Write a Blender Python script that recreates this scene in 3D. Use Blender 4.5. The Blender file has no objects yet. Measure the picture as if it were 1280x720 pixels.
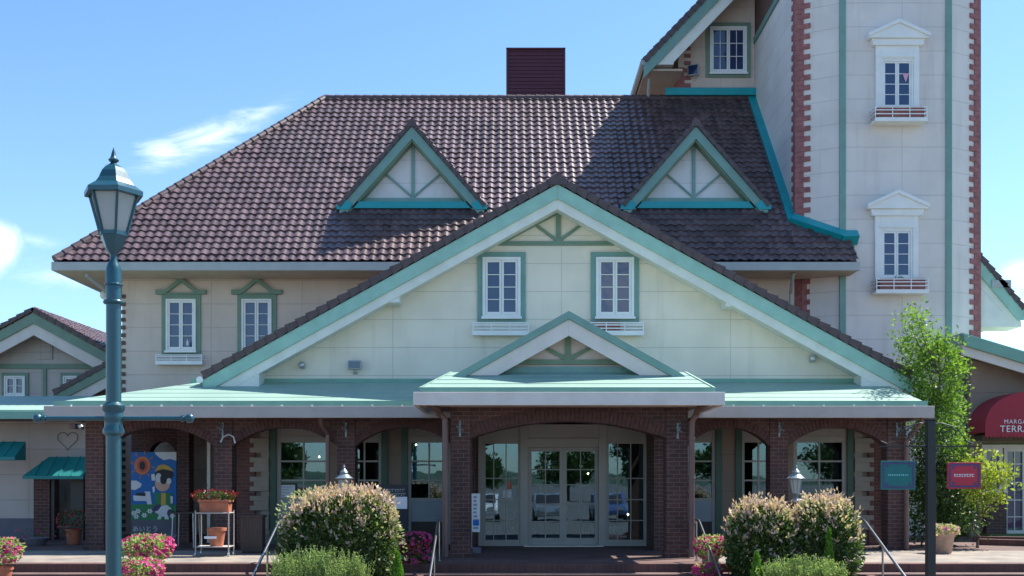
import bpy, bmesh, math, random
import numpy as np
from mathutils import Vector, Matrix
R = math.radians
C = bpy.context.scene.collection
sc = bpy.context.scene
F = 1300.0; EYE = 1.58

# ------------------------------------------------------------ camera, light, exposure
cam_d = bpy.data.cameras.new('camera'); cam = bpy.data.objects.new('camera', cam_d); C.objects.link(cam)
cam.location = (0, 0, EYE); cam.rotation_euler = (R(90), 0, 0)
cam_d.sensor_width = 36; cam_d.lens = 36 * F / 1280; cam_d.shift_y = 0.1875
cam_d.clip_start = 0.1; cam_d.clip_end = 3000
sc.camera = cam
SUNV = Vector((.58, .33, 1.0)).normalized()
SKY_STRENGTH = 0.125; SUN_STRENGTH = 5.0; EXPOSURE = 1.04
W = bpy.data.worlds.new('World'); sc.world = W; W.use_nodes = True
sl = bpy.data.lights.new('sun', 'SUN'); sl.energy = SUN_STRENGTH; sl.angle = R(0.5); sl.color = (1.0, .955, .88)
so = bpy.data.objects.new('sun', sl); C.objects.link(so); so.location = SUNV * 60
so.rotation_euler = (-SUNV).to_track_quat('-Z', 'Y').to_euler()
sc.view_settings.view_transform = 'Standard'; sc.view_settings.look = 'None'
sc.view_settings.gamma = 1.0; sc.view_settings.exposure = EXPOSURE; sc.view_settings.use_curve_mapping = False
sc.cycles.max_bounces = 8; sc.cycles.transparent_max_bounces = 12

class NT:
    def __init__(s, tree): s.t = tree; s.n = tree.nodes; s.l = tree.links
    def node(s, ty, **k):
        n = s.n.new(ty)
        for a, b in k.items(): setattr(n, a, b)
        return n
    def put(s, sock, v):
        if isinstance(v, bpy.types.NodeSocket): s.l.new(v, sock)
        else: sock.default_value = v
    def m(s, op, a, b=0.0, c=None, clamp=False):
        n = s.node('ShaderNodeMath', operation=op, use_clamp=clamp)
        s.put(n.inputs[0], a); s.put(n.inputs[1], b)
        if c is not None: s.put(n.inputs[2], c)
        return n.outputs[0]
    def mix(s, f, a, b, mode='MIX'):
        n = s.node('ShaderNodeMix', data_type='RGBA', blend_type=mode)
        s.put(n.inputs['Factor'], f)
        for i, v in ((6, a), (7, b)):
            if isinstance(v, (tuple, list)): v = tuple(v)[:3] + (1,)
            s.put(n.inputs[i], v)
        return n.outputs[2]
    def comb(s, x, y, z=0.0):
        n = s.node('ShaderNodeCombineXYZ'); s.put(n.inputs[0], x); s.put(n.inputs[1], y); s.put(n.inputs[2], z); return n.outputs[0]
    def sep(s, v):
        n = s.node('ShaderNodeSeparateXYZ'); s.put(n.inputs[0], v); return n.outputs
    def noise(s, v, sc_, det=3, rough=.55, dist=0.0):
        n = s.node('ShaderNodeTexNoise'); s.put(n.inputs['Vector'], v); n.inputs['Scale'].default_value = sc_
        n.inputs['Detail'].default_value = det; n.inputs['Roughness'].default_value = rough; n.inputs['Distortion'].default_value = dist
        return n.outputs['Fac']
    def ramp(s, v, a, b, lo=0.0, hi=1.0):
        n = s.node('ShaderNodeMapRange', interpolation_type='SMOOTHSTEP')
        s.put(n.inputs[0], v); n.inputs[1].default_value = a; n.inputs[2].default_value = b
        n.inputs[3].default_value = lo; n.inputs[4].default_value = hi
        return n.outputs[0]

def build_world():
    t = NT(W.node_tree); t.n.clear()
    out = t.node('ShaderNodeOutputWorld'); bg = t.node('ShaderNodeBackground'); bg.inputs[1].default_value = SKY_STRENGTH
    sky = t.node('ShaderNodeTexSky', sky_type='NISHITA', sun_disc=False)
    sky.sun_elevation = math.asin(SUNV.z); sky.sun_rotation = math.atan2(SUNV.x, SUNV.y)
    sky.air_density = 1.0; sky.dust_density = 0.4; sky.ozone_density = 1.3; sky.altitude = 100
    g = t.node('ShaderNodeTexCoord').outputs['Generated']; d = t.sep(g)
    dy = t.m('MAXIMUM', d[1], 0.05)
    u = t.m('DIVIDE', d[0], dy); w = t.m('DIVIDE', d[2], dy)
    n1 = t.noise(t.comb(t.m('ADD', u, t.m('MULTIPLY', w, -1.2)), t.m('MULTIPLY', w, 3.4), .3), 11, 9, .68, .6)
    n2 = t.noise(g, 9, 9, .62, .3)
    tot = None
    for (px, py, rx, ry, ang, soft, dens, nn) in (
            (262, 172, 115, 24, 22, 1.2, .62, n1), (205, 190, 46, 17, 5, .8, .5, n1), (322, 145, 72, 15, 26, 1.3, .45, n1),
            (-8, 308, 40, 40, -60, .8, .9, n2), (45, 300, 60, 12, -10, 1.2, .25, n1), (70, 345, 70, 24, -5, 1.2, .3, n1), (1262, 395, 74, 54, 10, .9, .92, n2), (1290, 345, 64, 34, 0, .9, .85, n2)):
        cu = (px - 640) / F; cw = (600 - py) / F; a = R(ang)
        du = t.m('SUBTRACT', u, cu); dw = t.m('SUBTRACT', w, cw)
        p = t.m('DIVIDE', t.m('ADD', t.m('MULTIPLY', du, math.cos(a)), t.m('MULTIPLY', dw, math.sin(a))), rx / F)
        q = t.m('DIVIDE', t.m('ADD', t.m('MULTIPLY', du, -math.sin(a)), t.m('MULTIPLY', dw, math.cos(a))), ry / F)
        r = t.m('SQRT', t.m('ADD', t.m('MULTIPLY', p, p), t.m('MULTIPLY', q, q)))
        v = t.m('ADD', t.m('SUBTRACT', 1.0, r), t.m('MULTIPLY', t.m('SUBTRACT', nn, .5), 2.4))
        k = t.m('MULTIPLY', t.ramp(v, 0.0, soft * 1.3), dens)
        tot = k if tot is None else t.m('MAXIMUM', tot, k)
    tot = t.m('MULTIPLY', tot, t.ramp(d[1], .06, .2))
    # broad fair-weather clouds in the part of the sky behind the viewer
    bk = t.m('MULTIPLY', t.ramp(t.noise(g, 3.0, 6, .6, .3), .60, .75), t.ramp(d[1], -.1, -.3))
    tot = t.m('MAXIMUM', tot, t.m('MULTIPLY', bk, .6))
    veil = t.m('MULTIPLY', t.ramp(d[2], .45, 0.0), .06)
    tint = t.mix(1.0, sky.outputs[0], (.62, .81, .95), 'MULTIPLY')
    base = t.mix(veil, tint, (7.5, 8.0, 8.5))
    col = t.mix(tot, base, (7.6, 7.8, 8.1))
    t.l.new(col, bg.inputs[0]); t.l.new(bg.outputs[0], out.inputs[0])
build_world()

# ------------------------------------------------------------ materials
def newmat(name):
    m = bpy.data.materials.new(name); m.use_nodes = True; t = NT(m.node_tree); t.n.clear()
    out = t.node('ShaderNodeOutputMaterial'); b = t.node('ShaderNodeBsdfPrincipled'); t.l.new(b.outputs[0], out.inputs[0])
    return m, t, b, out
def bump(t, b, h, strength=.4, dist=.01):
    n = t.node('ShaderNodeBump'); n.inputs['Strength'].default_value = strength; n.inputs['Distance'].default_value = dist
    t.put(n.inputs['Height'], h); t.l.new(n.outputs[0], b.inputs['Normal'])
def pos(t): return t.node('ShaderNodeNewGeometry').outputs['Position']
def paint(name, col, rough=.55, var=.10, metal=0.0, scale=2.5, bmp=.1, spec=.5):
    m, t, b, o = newmat(name); p = pos(t)
    n = t.noise(p, scale, 5); n2 = t.noise(p, scale * 14, 3)
    f = t.m('ADD', t.m('MULTIPLY', n, .7), t.m('MULTIPLY', n2, .3))
    c0 = tuple(c * (1 - var) for c in col); c1 = tuple(min(1, c * (1 + var)) for c in col)
    t.l.new(t.mix(t.ramp(f, .3, .7), c0, c1), b.inputs['Base Color'])
    b.inputs['Roughness'].default_value = rough; b.inputs['Metallic'].default_value = metal
    b.inputs['Specular IOR Level'].default_value = spec
    if bmp: bump(t, b, n2, bmp, .004)
    return m
def facecoords(t):
    g = t.node('ShaderNodeNewGeometry'); p = t.sep(g.outputs['Position']); n = t.sep(g.outputs['True Normal'])
    ax = t.m('ABSOLUTE', n[0]); ay = t.m('ABSOLUTE', n[1]); az = t.m('ABSOLUTE', n[2])
    sx = t.m('GREATER_THAN', ax, ay); sz = t.m('GREATER_THAN', az, .7)
    u = t.m('ADD', t.m('MULTIPLY', p[0], t.m('SUBTRACT', 1, sx)), t.m('MULTIPLY', p[1], sx))
    u = t.m('ADD', t.m('MULTIPLY', u, t.m('SUBTRACT', 1, sz)), t.m('MULTIPLY', p[0], sz))
    v = t.m('ADD', t.m('MULTIPLY', p[2], t.m('SUBTRACT', 1, sz)), t.m('MULTIPLY', p[1], sz))
    return g, u, v
def brickmat(name, c1, c2, mortar, bw=.22, bh=.085, rough=.8, ms=.012):
    m, t, b, o = newmat(name); g, u, v = facecoords(t)
    br = t.node('ShaderNodeTexBrick'); t.l.new(t.comb(u, v), br.inputs['Vector'])
    br.inputs['Color1'].default_value = c1 + (1,); br.inputs['Color2'].default_value = c2 + (1,); br.inputs['Mortar'].default_value = mortar + (1,)
    br.inputs['Scale'].default_value = 1; br.inputs['Mortar Size'].default_value = ms / 2; br.inputs['Mortar Smooth'].default_value = .2
    br.inputs['Brick Width'].default_value = bw; br.inputs['Row Height'].default_value = bh; br.inputs['Bias'].default_value = -.1
    n = t.noise(g.outputs['Position'], 1.3, 5); n2 = t.noise(g.outputs['Position'], 40, 3)
    c = t.mix(1.0, br.outputs['Color'], t.mix(t.ramp(n, .3, .7), (.75, .75, .78), (1.2, 1.15, 1.1)), 'MULTIPLY')
    c = t.mix(.5, c, t.mix(n2, (.6, .6, .6), (1.4, 1.4, 1.4)), 'MULTIPLY')
    t.l.new(c, b.inputs['Base Color']); b.inputs['Roughness'].default_value = rough
    bump(t, b, t.m('SUBTRACT', t.m('MULTIPLY', n2, .3), br.outputs['Fac']), .6, .008)
    return m
def panelmat(name, col, z0, hz=.687, u0=0.0, hu=4.14, axis=0):
    """cladding panels: fine horizontal joints, rarer vertical joints, faint rain streaks"""
    m, t, b, o = newmat(name); g = t.node('ShaderNodeNewGeometry'); p = t.sep(g.outputs['Position'])
    def line(c, c0, h, wd):
        f = t.m('FRACT', t.m('DIVIDE', t.m('SUBTRACT', c, c0 - 100 * h), h))
        f = t.m('MULTIPLY', t.m('MINIMUM', f, t.m('SUBTRACT', 1, f)), h)
        return t.ramp(f, wd, wd * .35, 0, 1)
    L = t.m('MAXIMUM', line(p[2], z0, hz, .014), t.m('MULTIPLY', line(p[axis], u0, hu, .014), .9))
    P = g.outputs['Position']
    n = t.noise(P, .9, 5); n2 = t.noise(P, 30, 4); st = t.noise(t.comb(t.m('MULTIPLY', p[0], 5), t.m('MULTIPLY', p[1], 5), t.m('MULTIPLY', p[2], .35)), 1.0, 4, .6)
    lo = tuple(c * .9 for c in col)
    c = t.mix(t.ramp(n, .35, .65), lo, col)
    c = t.mix(t.ramp(st, .52, .8, 0, .30), c, tuple(x * .55 for x in col))
    c = t.mix(t.m('MULTIPLY', L, .36), c, tuple(x * .28 for x in col))
    t.l.new(c, b.inputs['Base Color']); b.inputs['Roughness'].default_value = .75
    bump(t, b, t.m('SUBTRACT', t.m('MULTIPLY', n2, .35), L), .35, .01)
    return m
def tilemat(name, col):
    m, t, b, o = newmat(name)
    uv = t.sep(t.node('ShaderNodeUVMap').outputs[0])
    wn = t.node('ShaderNodeTexWhiteNoise', noise_dimensions='2D'); t.l.new(t.comb(t.m('FLOOR', uv[0]), t.m('FLOOR', uv[1])), wn.inputs['Vector'])
    P = pos(t); n = t.noise(P, .6, 5); n2 = t.noise(P, 25, 4)
    c = t.mix(wn.outputs[0], tuple(x * .68 for x in col), tuple(x * 1.32 for x in col))
    c = t.mix(t.ramp(n, .42, .72, 0, .4), c, (.07, .055, .055)); lich = t.noise(P, 7, 5, .7)
    c = t.mix(t.ramp(lich, .64, .78, 0, .3), c, (.16, .14, .13))
    c = t.mix(.4, c, t.mix(n2, (.5, .5, .5), (1.5, 1.5, 1.5)), 'MULTIPLY')
    t.l.new(c, b.inputs['Base Color']); b.inputs['Roughness'].default_value = .31; b.inputs['Specular IOR Level'].default_value = .5
    bump(t, b, n2, .15, .004)
    return m
def glassmat(name, base=(.012, .016, .024), ior=1.9, rough=.015):
    m, t, b, o = newmat(name)
    b.inputs['Base Color'].default_value = base + (1,); b.inputs['Roughness'].default_value = rough; b.inputs['IOR'].default_value = ior
    bump(t, b, t.noise(pos(t), 1.6, 2), .16, .03)
    return m
def clearglass(name, tint=(.62, .7, .7), ior=1.75):
    m, t, b, o = newmat(name)
    tr = t.node('ShaderNodeBsdfTransparent'); tr.inputs[0].default_value = tint + (1,)
    gl = t.node('ShaderNodeBsdfGlossy'); gl.inputs['Roughness'].default_value = .01; gl.inputs[0].default_value = (.62, .84, 1, 1)  # bluish gloss colour stands in for a bluer mirrored sky
    bm = t.node('ShaderNodeBump'); bm.inputs['Strength'].default_value = .05; bm.inputs['Distance'].default_value = .02
    t.put(bm.inputs['Height'], t.noise(pos(t), 1.3, 2)); t.l.new(bm.outputs[0], gl.inputs['Normal'])
    fr = t.node('ShaderNodeFresnel'); fr.inputs[0].default_value = ior
    mx = t.node('ShaderNodeMixShader'); t.l.new(t.m('MULTIPLY', fr.outputs[0], 1.6, clamp=True), mx.inputs[0]); t.l.new(tr.outputs[0], mx.inputs[1]); t.l.new(gl.outputs[0], mx.inputs[2])
    t.l.new(mx.outputs[0], o.inputs[0]); return m
def leafmat(name, c1, c2, trans=.35, rough=.5):
    m, t, b, o = newmat(name); g = t.node('ShaderNodeNewGeometry')
    c = t.mix(g.outputs['Random Per Island'], c1, c2)
    c = t.mix(t.ramp(t.noise(g.outputs['Position'], 3.5, 3), .35, .65, 0, .4), c, tuple(x * .6 for x in c1))
    t.l.new(c, b.inputs['Base Color']); b.inputs['Roughness'].default_value = rough; b.inputs['Specular IOR Level'].default_value = .35
    tl = t.node('ShaderNodeBsdfTranslucent'); t.l.new(t.mix(1.0, c, (1.3, 1.45, .7), 'MULTIPLY'), tl.inputs[0])
    mx = t.node('ShaderNodeMixShader'); mx.inputs[0].default_value = trans
    t.l.new(b.outputs[0], mx.inputs[1]); t.l.new(tl.outputs[0], mx.inputs[2]); t.l.new(mx.outputs[0], o.inputs[0])
    return m
def emit(name, col, s):
    m, t, b, o = newmat(name); b.inputs['Base Color'].default_value = col + (1,)
    b.inputs['Emission Color'].default_value = col + (1,); b.inputs['Emission Strength'].default_value = s; return m

CREAM = (.60, .565, .46); PALE = (.60, .545, .48)
M = dict(
    gable_wall=panelmat('cream_panel', (.86, .77, .63), 5.513, u0=1.216, hu=4.14),
    main_wall=panelmat('beige_panel', (.68, .55, .46), 6.006, u0=-8.73, hu=2.64),
    tower_wall=panelmat('tower_panel', (.76, .69, .64), 5.60, u0=11.15, hu=50),
    tower_side=panelmat('tower_side_panel', (.70, .69, .68), 5.60, u0=0, hu=50),
    shop_wall=panelmat('shop_panel', (.30, .225, .175), .4, hz=.9, u0=0, hu=9),
    annex_wall=panelmat('annex_panel', (.52, .46, .42), .35, hz=.687, u0=-13, hu=2.7),
    green=paint('green_paint', (.17, .31, .27), .5), sage=paint('sage_paint', (.17, .26, .19), .55), mint=paint('mint_paint', (.30, .52, .43), .5),
    olive=paint('olive_paint', (.19, .27, .17), .55), teal=paint('teal_flashing', (.0, .30, .33), .4), darkgreen=paint('dark_green_paint', (.06, .12, .08), .5),
    white=paint('white_paint', (.80, .80, .77), .45, .06), trim=paint('cream_trim', (.72, .73, .66), .5, .08), fascia=paint('fascia_paint', (.40, .36, .335), .5, .08),
    pinktrim=paint('pale_trim', (.66, .60, .55), .5, .08), gutter=paint('gutter_paint', (.38, .40, .385), .45, .08),
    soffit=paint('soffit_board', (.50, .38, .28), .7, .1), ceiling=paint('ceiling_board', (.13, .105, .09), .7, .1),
    copper=paint('patina_metal', (.26, .385, .32), .5, .07, scale=.8, spec=.4), shaded_trim=paint('shaded_trim_paint', (.40, .375, .335), .5, .06), pinkpanel=paint('pale_pink_panel', (.74, .58, .50), .6, .05), darkred=leafmat('dark_red_petal', (.22, .01, .015), (.36, .03, .04), .2), copperedge=paint('patina_edge', (.17, .36, .28), .5),  # door and shop frames: pale trim darkened, arcade shade put into the colour
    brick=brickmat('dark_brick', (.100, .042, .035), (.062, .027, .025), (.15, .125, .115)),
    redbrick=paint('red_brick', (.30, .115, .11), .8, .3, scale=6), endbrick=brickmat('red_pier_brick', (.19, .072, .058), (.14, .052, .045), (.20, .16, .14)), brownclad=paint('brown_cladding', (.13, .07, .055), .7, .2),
    creamblock=paint('cream_block', (.36, .30, .24), .75, .1), vouss=paint('brick_header', (.085, .036, .032), .8, .35, scale=9),
    tile=tilemat('brown_tile', (.118, .076, .078)), tileedge=paint('tile_edge', (.085, .054, .054), .45, .25, scale=5),
    glass=glassmat('window_glass', (.012, .032, .10), 1.8), shopglass=clearglass('shop_glass'), louver=paint('maroon_louver', (.085, .012, .022), .5),  # blue base of window_glass stands in for reflected sky
    blackmetal=paint('black_metal', (.012, .012, .014), .4), steel=paint('steel', (.42, .43, .44), .28, .1, 1.0), alu=paint('silver_metal', (.55, .56, .56), .4, .1, .7),
    lampteal=paint('teal_enamel', (.010, .068, .092), .30, .12, .1, spec=.7), lampgrey=paint('grey_enamel', (.20, .24, .26), .35, .1, .4),
    pipe=paint('brown_pipe', (.15, .085, .075), .4, .1), terracotta=paint('terracotta', (.40, .13, .07), .8, .2, scale=7), pot=paint('pale_terracotta', (.42, .26, .18), .8, .2, scale=7),
    wood=paint('dark_wood', (.05, .035, .03), .6, .3), interior=paint('interior_wall', (.25, .19, .13), .8, .1), interior_floor=paint('interior_floor', (.20, .15, .11), .4, .1),
    asphalt=paint('asphalt', (.13, .125, .12), .9, .25, scale=1.2, bmp=.5), paving=brickmat('paving', (.27, .235, .195), (.22, .19, .16), (.15, .13, .11), .30, .30, .85, .01),
    tilefloor=brickmat('floor_brick', (.14, .080, .070), (.105, .06, .052), (.12, .10, .09), .21, .1, .8, .008), riser=brickmat('riser_brick', (.12, .05, .043), (.085, .037, .032), (.12, .09, .08), .10, .2, .8, .008),
    soil=paint('soil', (.06, .042, .03), .95, .35, scale=8, bmp=.8), lawn=paint('lawn_green', (.10, .16, .035), .9, .35, scale=6), hills=paint('hill_green', (.05, .085, .05), .9, .3, scale=.05),
    awnteal=paint('teal_awning', (.01, .19, .18), .6, .08), awnred=paint('red_awning', (.33, .02, .04), .7, .06), rail_blue=paint('blue_grey_panel', (.28, .34, .38), .5, .06),
    bark=paint('bark', (.12, .09, .065), .9, .3, scale=9), frost=None,
    leaf_tree=leafmat('fresh_leaf', (.13, .24, .03), (.22, .34, .07), .45), leaf_dark=leafmat('dark_leaf', (.035, .08, .02), (.08, .14, .035), .3),
    leaf_shrub=leafmat('shrub_leaf', (.05, .09, .025), (.13, .19, .055), .3), leaf_tip=leafmat('shrub_tip', (.64, .52, .42), (.64, .38, .36), .3),
    leaf_cream=leafmat('cream_leaf', (.24, .32, .12), (.48, .46, .28), .3), leaf_feather=leafmat('feathery_leaf', (.24, .33, .11), (.40, .47, .22), .45),
    leaf_lime=leafmat('lime_leaf', (.25, .32, .03), (.38, .40, .07), .4), leaf_conifer=leafmat('conifer_leaf', (.10, .24, .02), (.19, .36, .05), .25),
    petal=leafmat('magenta_petal', (.46, .008, .13), (.66, .10, .32), .3), petalpink=leafmat('pink_petal', (.72, .25, .42), (.8, .5, .55), .3), petalred=leafmat('red_petal', (.5, .02, .03), (.65, .05, .06), .3),
    paper=paint('white_paper', (.75, .76, .78), .7, .04), board_blue=paint('blue_board', (.01, .15, .48), .6, .08), board_green=paint('green_board', (.03, .22, .08), .6, .1),
    ink=paint('dark_ink', (.02, .02, .03), .6, .1), red=paint('warm_red', (.55, .10, .05), .6, .1), orange=paint('orange_red', (.65, .20, .07), .6, .1), yellow=paint('straw_yellow', (.62, .40, .08), .6, .1),
    skin=paint('painted_skin', (.70, .42, .32), .6, .05), greybase=paint('grey_board', (.14, .13, .16), .7, .1), navy=paint('navy_band', (.06, .05, .14), .6, .1),
    signteal=paint('teal_sign', (.0, .13, .125), .45, .06), signred=paint('red_sign', (.45, .015, .04), .45, .06), signpale=paint('sign_lettering', (.75, .72, .76), .5, .03), signcyan=paint('pale_teal_lettering', (.25, .65, .72), .5, .03),
    bulb=emit('lamp_bulb', (1, .8, .5), 14), tyre=paint('tyre_rubber', (.02, .02, .02), .8), carwhite=paint('white_car_paint', (.75, .75, .75), .2, .02, spec=.7), carblue=paint('blue_car_paint', (.08, .13, .30), .2, .02, spec=.7), carsilver=paint('silver_car_paint', (.45, .46, .48), .2, .02, .6),
    rope=paint('white_wire', (.6, .6, .58), .5), plum=paint('painted_purple', (.25, .1, .35), .6), bottle=paint('white_plastic', (.8, .8, .8), .4), pennant=paint('pink_pennant', (.7, .35, .45), .6),
)
def frostmat():
    m, t, b, o = newmat('frosted_pane'); b.inputs['Base Color'].default_value = (.60, .64, .63, 1); b.inputs['Roughness'].default_value = .22
    tl = t.node('ShaderNodeBsdfTranslucent'); tl.inputs[0].default_value = (.62, .64, .63, 1)
    mx = t.node('ShaderNodeMixShader'); mx.inputs[0].default_value = .5
    t.l.new(b.outputs[0], mx.inputs[1]); t.l.new(tl.outputs[0], mx.inputs[2]); t.l.new(mx.outputs[0], o.inputs[0]); return m
M['frost'] = frostmat()

# ------------------------------------------------------------ mesh helpers
def px(x, Y): return (x - 640) * Y / F
def pz(y, Y): return EYE + (600 - y) * Y / F
def wloc(o):
    v = Vector((0, 0, 0))
    while o is not None: v += o.location; o = o.parent
    return v
class MB:
    def __init__(s): s.v = []; s.f = []; s.cuts = []
    def cut(s):
        """what follows becomes a separate part of the same name"""
        if s.v and (not s.cuts or s.cuts[-1] != (len(s.v), len(s.f))): s.cuts.append((len(s.v), len(s.f)))
        return s
    def add(s, vs, fs):
        n = len(s.v); s.v += [tuple(v) for v in vs]; s.f += [tuple(i + n for i in f) for f in fs]; return s
    def box(s, x0, x1, y0, y1, z0, z1):
        if x0 > x1: x0, x1 = x1, x0
        if y0 > y1: y0, y1 = y1, y0
        if z0 > z1: z0, z1 = z1, z0
        return s.add([(x0, y0, z0), (x1, y0, z0), (x1, y1, z0), (x0, y1, z0), (x0, y0, z1), (x1, y0, z1), (x1, y1, z1), (x0, y1, z1)],
                     [(0, 3, 2, 1), (4, 5, 6, 7), (0, 1, 5, 4), (1, 2, 6, 5), (2, 3, 7, 6), (3, 0, 4, 7)])
    def prism(s, poly, y0, y1):
        """polygon in (x, z) pushed from y0 to y1"""
        if sum(a[0] * b[1] - b[0] * a[1] for a, b in zip(poly, poly[1:] + poly[:1])) < 0: poly = poly[::-1]
        n = len(poly)
        vs = [(x, y0, z) for x, z in poly] + [(x, y1, z) for x, z in poly]
        fs = [tuple(range(n)), tuple(range(2 * n - 1, n - 1, -1))] + [((i + 1) % n, i, n + i, n + (i + 1) % n) for i in range(n)]
        return s.add(vs, fs)
    def vprism(s, poly, z0, z1):
        """polygon in (x, y) pushed from z0 to z1"""
        if sum(a[0] * b[1] - b[0] * a[1] for a, b in zip(poly, poly[1:] + poly[:1])) < 0: poly = poly[::-1]
        n = len(poly)
        vs = [(x, y, z0) for x, y in poly] + [(x, y, z1) for x, y in poly]
        fs = [tuple(range(n - 1, -1, -1)), tuple(range(n, 2 * n))] + [(i, (i + 1) % n, n + (i + 1) % n, n + i) for i in range(n)]
        return s.add(vs, fs)
    def xprism(s, poly, x0, x1):
        """polygon in (y, z) pushed from x0 to x1"""
        if sum(a[0] * b[1] - b[0] * a[1] for a, b in zip(poly, poly[1:] + poly[:1])) < 0: poly = poly[::-1]
        n = len(poly)
        vs = [(x0, y, z) for y, z in poly] + [(x1, y, z) for y, z in poly]
        fs = [tuple(range(n - 1, -1, -1)), tuple(range(n, 2 * n))] + [(i, (i + 1) % n, n + (i + 1) % n, n + i) for i in range(n)]
        return s.add(vs, fs)
    def beam(s, p, q, w, h, up=(0, 0, 1)):
        p = Vector(p); q = Vector(q); d = (q - p).normalized(); a = d.cross(Vector(up))
        if a.length < 1e-4: a = d.cross(Vector((0, 1, 0)))
        a.normalize(); b = a.cross(d).normalized(); a *= w / 2; b *= h / 2
        vs = [p - a - b, p + a - b, p + a + b, p - a + b, q - a - b, q + a - b, q + a + b, q - a + b]
        return s.add(vs, [(0, 1, 2, 3), (7, 6, 5, 4), (0, 4, 5, 1), (1, 5, 6, 2), (2, 6, 7, 3), (3, 7, 4, 0)])
    def tube(s, pts, r, seg=10, caps=True):
        pts = [Vector(p) for p in pts]; rs = r if isinstance(r, (list, tuple)) else [r] * len(pts); rings = []; prev = None
        for i, p in enumerate(pts):
            d = (pts[min(i + 1, len(pts) - 1)] - pts[max(i - 1, 0)]).normalized()
            a = prev if prev is not None else (Vector((0, 0, 1)) if abs(d.z) < .9 else Vector((0, 1, 0)))
            a = (a - d * a.dot(d)).normalized(); prev = a; b = d.cross(a)
            rings.append([p + (a * math.cos(2 * math.pi * k / seg) + b * math.sin(2 * math.pi * k / seg)) * rs[i] for k in range(seg)])
        vs = [v for rg in rings for v in rg]; fs = []
        for i in range(len(pts) - 1):
            for k in range(seg): fs.append((i * seg + k, i * seg + (k + 1) % seg, (i + 1) * seg + (k + 1) % seg, (i + 1) * seg + k))
        if caps: fs += [tuple(range(seg - 1, -1, -1)), tuple(range((len(pts) - 1) * seg, len(pts) * seg))]
        return s.add(vs, fs)
    def lathe(s, prof, c=(0, 0, 0), seg=20, rot=0.0):
        """prof: list of (radius, z), bottom to top"""
        vs = []; n = len(prof)
        for r, z in prof:
            for k in range(seg):
                a = rot + 2 * math.pi * k / seg; vs.append((c[0] + r * math.cos(a), c[1] + r * math.sin(a), c[2] + z))
        fs = [(i * seg + k, i * seg + (k + 1) % seg, (i + 1) * seg + (k + 1) % seg, (i + 1) * seg + k) for i in range(n - 1) for k in range(seg)]
        fs += [tuple(range(seg - 1, -1, -1)), tuple(range((n - 1) * seg, n * seg))]
        return s.add(vs, fs)
    def ball(s, c, r, seg=12, sq=1.0):
        return s.lathe([(max(.001, r * math.sin(math.pi * i / 8)), -r * sq * math.cos(math.pi * i / 8)) for i in range(9)], c, seg)
    def build(s, name, mat, parent=None, loc=None, smooth=False, bevel=0.0):
        if s.cuts:
            res = []; marks = [(0, 0)] + s.cuts + [(len(s.v), len(s.f))]
            for (a, b), (c, d) in zip(marks[:-1], marks[1:]):
                if c > a:
                    q = MB(); q.v = s.v[a:c]; q.f = [tuple(i - a for i in f) for f in s.f[b:d]]; res.append(q.build(name, mat, parent, loc, smooth, bevel))
            return res[0]
        me = bpy.data.meshes.new(name)
        off = wloc(parent) if parent is not None else Vector(loc or (0, 0, 0))
        me.from_pydata([(v[0] - off.x, v[1] - off.y, v[2] - off.z) for v in s.v], [], s.f); me.update()
        for mm in (mat if isinstance(mat, (list, tuple)) else [mat]): me.materials.append(M[mm] if isinstance(mm, str) else mm)
        if smooth:
            me.shade_smooth(); me.set_sharp_from_angle(angle=R(38))
        o = bpy.data.objects.new(name, me); C.objects.link(o)
        if parent is not None: o.parent = parent
        else: o.location = off
        if bevel:
            bv = o.modifiers.new('bevel', 'BEVEL'); bv.width = bevel; bv.segments = 2; bv.limit_method = 'ANGLE'; bv.angle_limit = R(40)
        return o
def thing(name, label, cat, loc=(0, 0, 0), group=None):
    o = bpy.data.objects.new(name, None); C.objects.link(o); o.location = loc; o.empty_display_size = .3
    o['label'] = label; o['category'] = cat
    if group: o['group'] = group
    return o
def tag(o, label, cat, group=None):
    o['label'] = label; o['category'] = cat
    if group: o['group'] = group
    return o
def struct(o, label=None):
    o['kind'] = 'structure'
    if label: o['label'] = label
    return o
def dup(root, loc, label, rotz=None):
    def rec(o, par):
        c = o.copy(); C.objects.link(c)
        if par is not None: c.parent = par
        for ch in o.children: rec(ch, c)
        return c
    r = rec(root, None); r.location = loc; r['label'] = label
    if rotz is not None: r.rotation_euler = (0, 0, rotz)
    return r
def text_mesh(name, body, size, mat, loc, parent, extrude=.003, align='CENTER', rot=(R(90), 0, 0), jp=False, spacing=1.0):
    cu = bpy.data.curves.new(name, 'FONT'); cu.body = body; cu.size = size; cu.extrude = extrude; cu.align_x = align; cu.space_character = spacing
    cu.resolution_u = 3
    tmp = bpy.data.objects.new(name + '_tmp', cu); C.objects.link(tmp)
    dg = bpy.context.evaluated_depsgraph_get(); me = bpy.data.meshes.new_from_object(tmp.evaluated_get(dg))
    bpy.data.objects.remove(tmp); me.materials.clear(); me.materials.append(M[mat])
    off = wloc(parent) if parent is not None else Vector((0, 0, 0))
    mx = Matrix.Translation(Vector(loc) - off) @ Matrix.Rotation(rot[2], 4, 'Z') @ Matrix.Rotation(rot[0], 4, 'X')
    me.transform(mx); o = bpy.data.objects.new(name, me); C.objects.link(o); o.parent = parent
    return o

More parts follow.
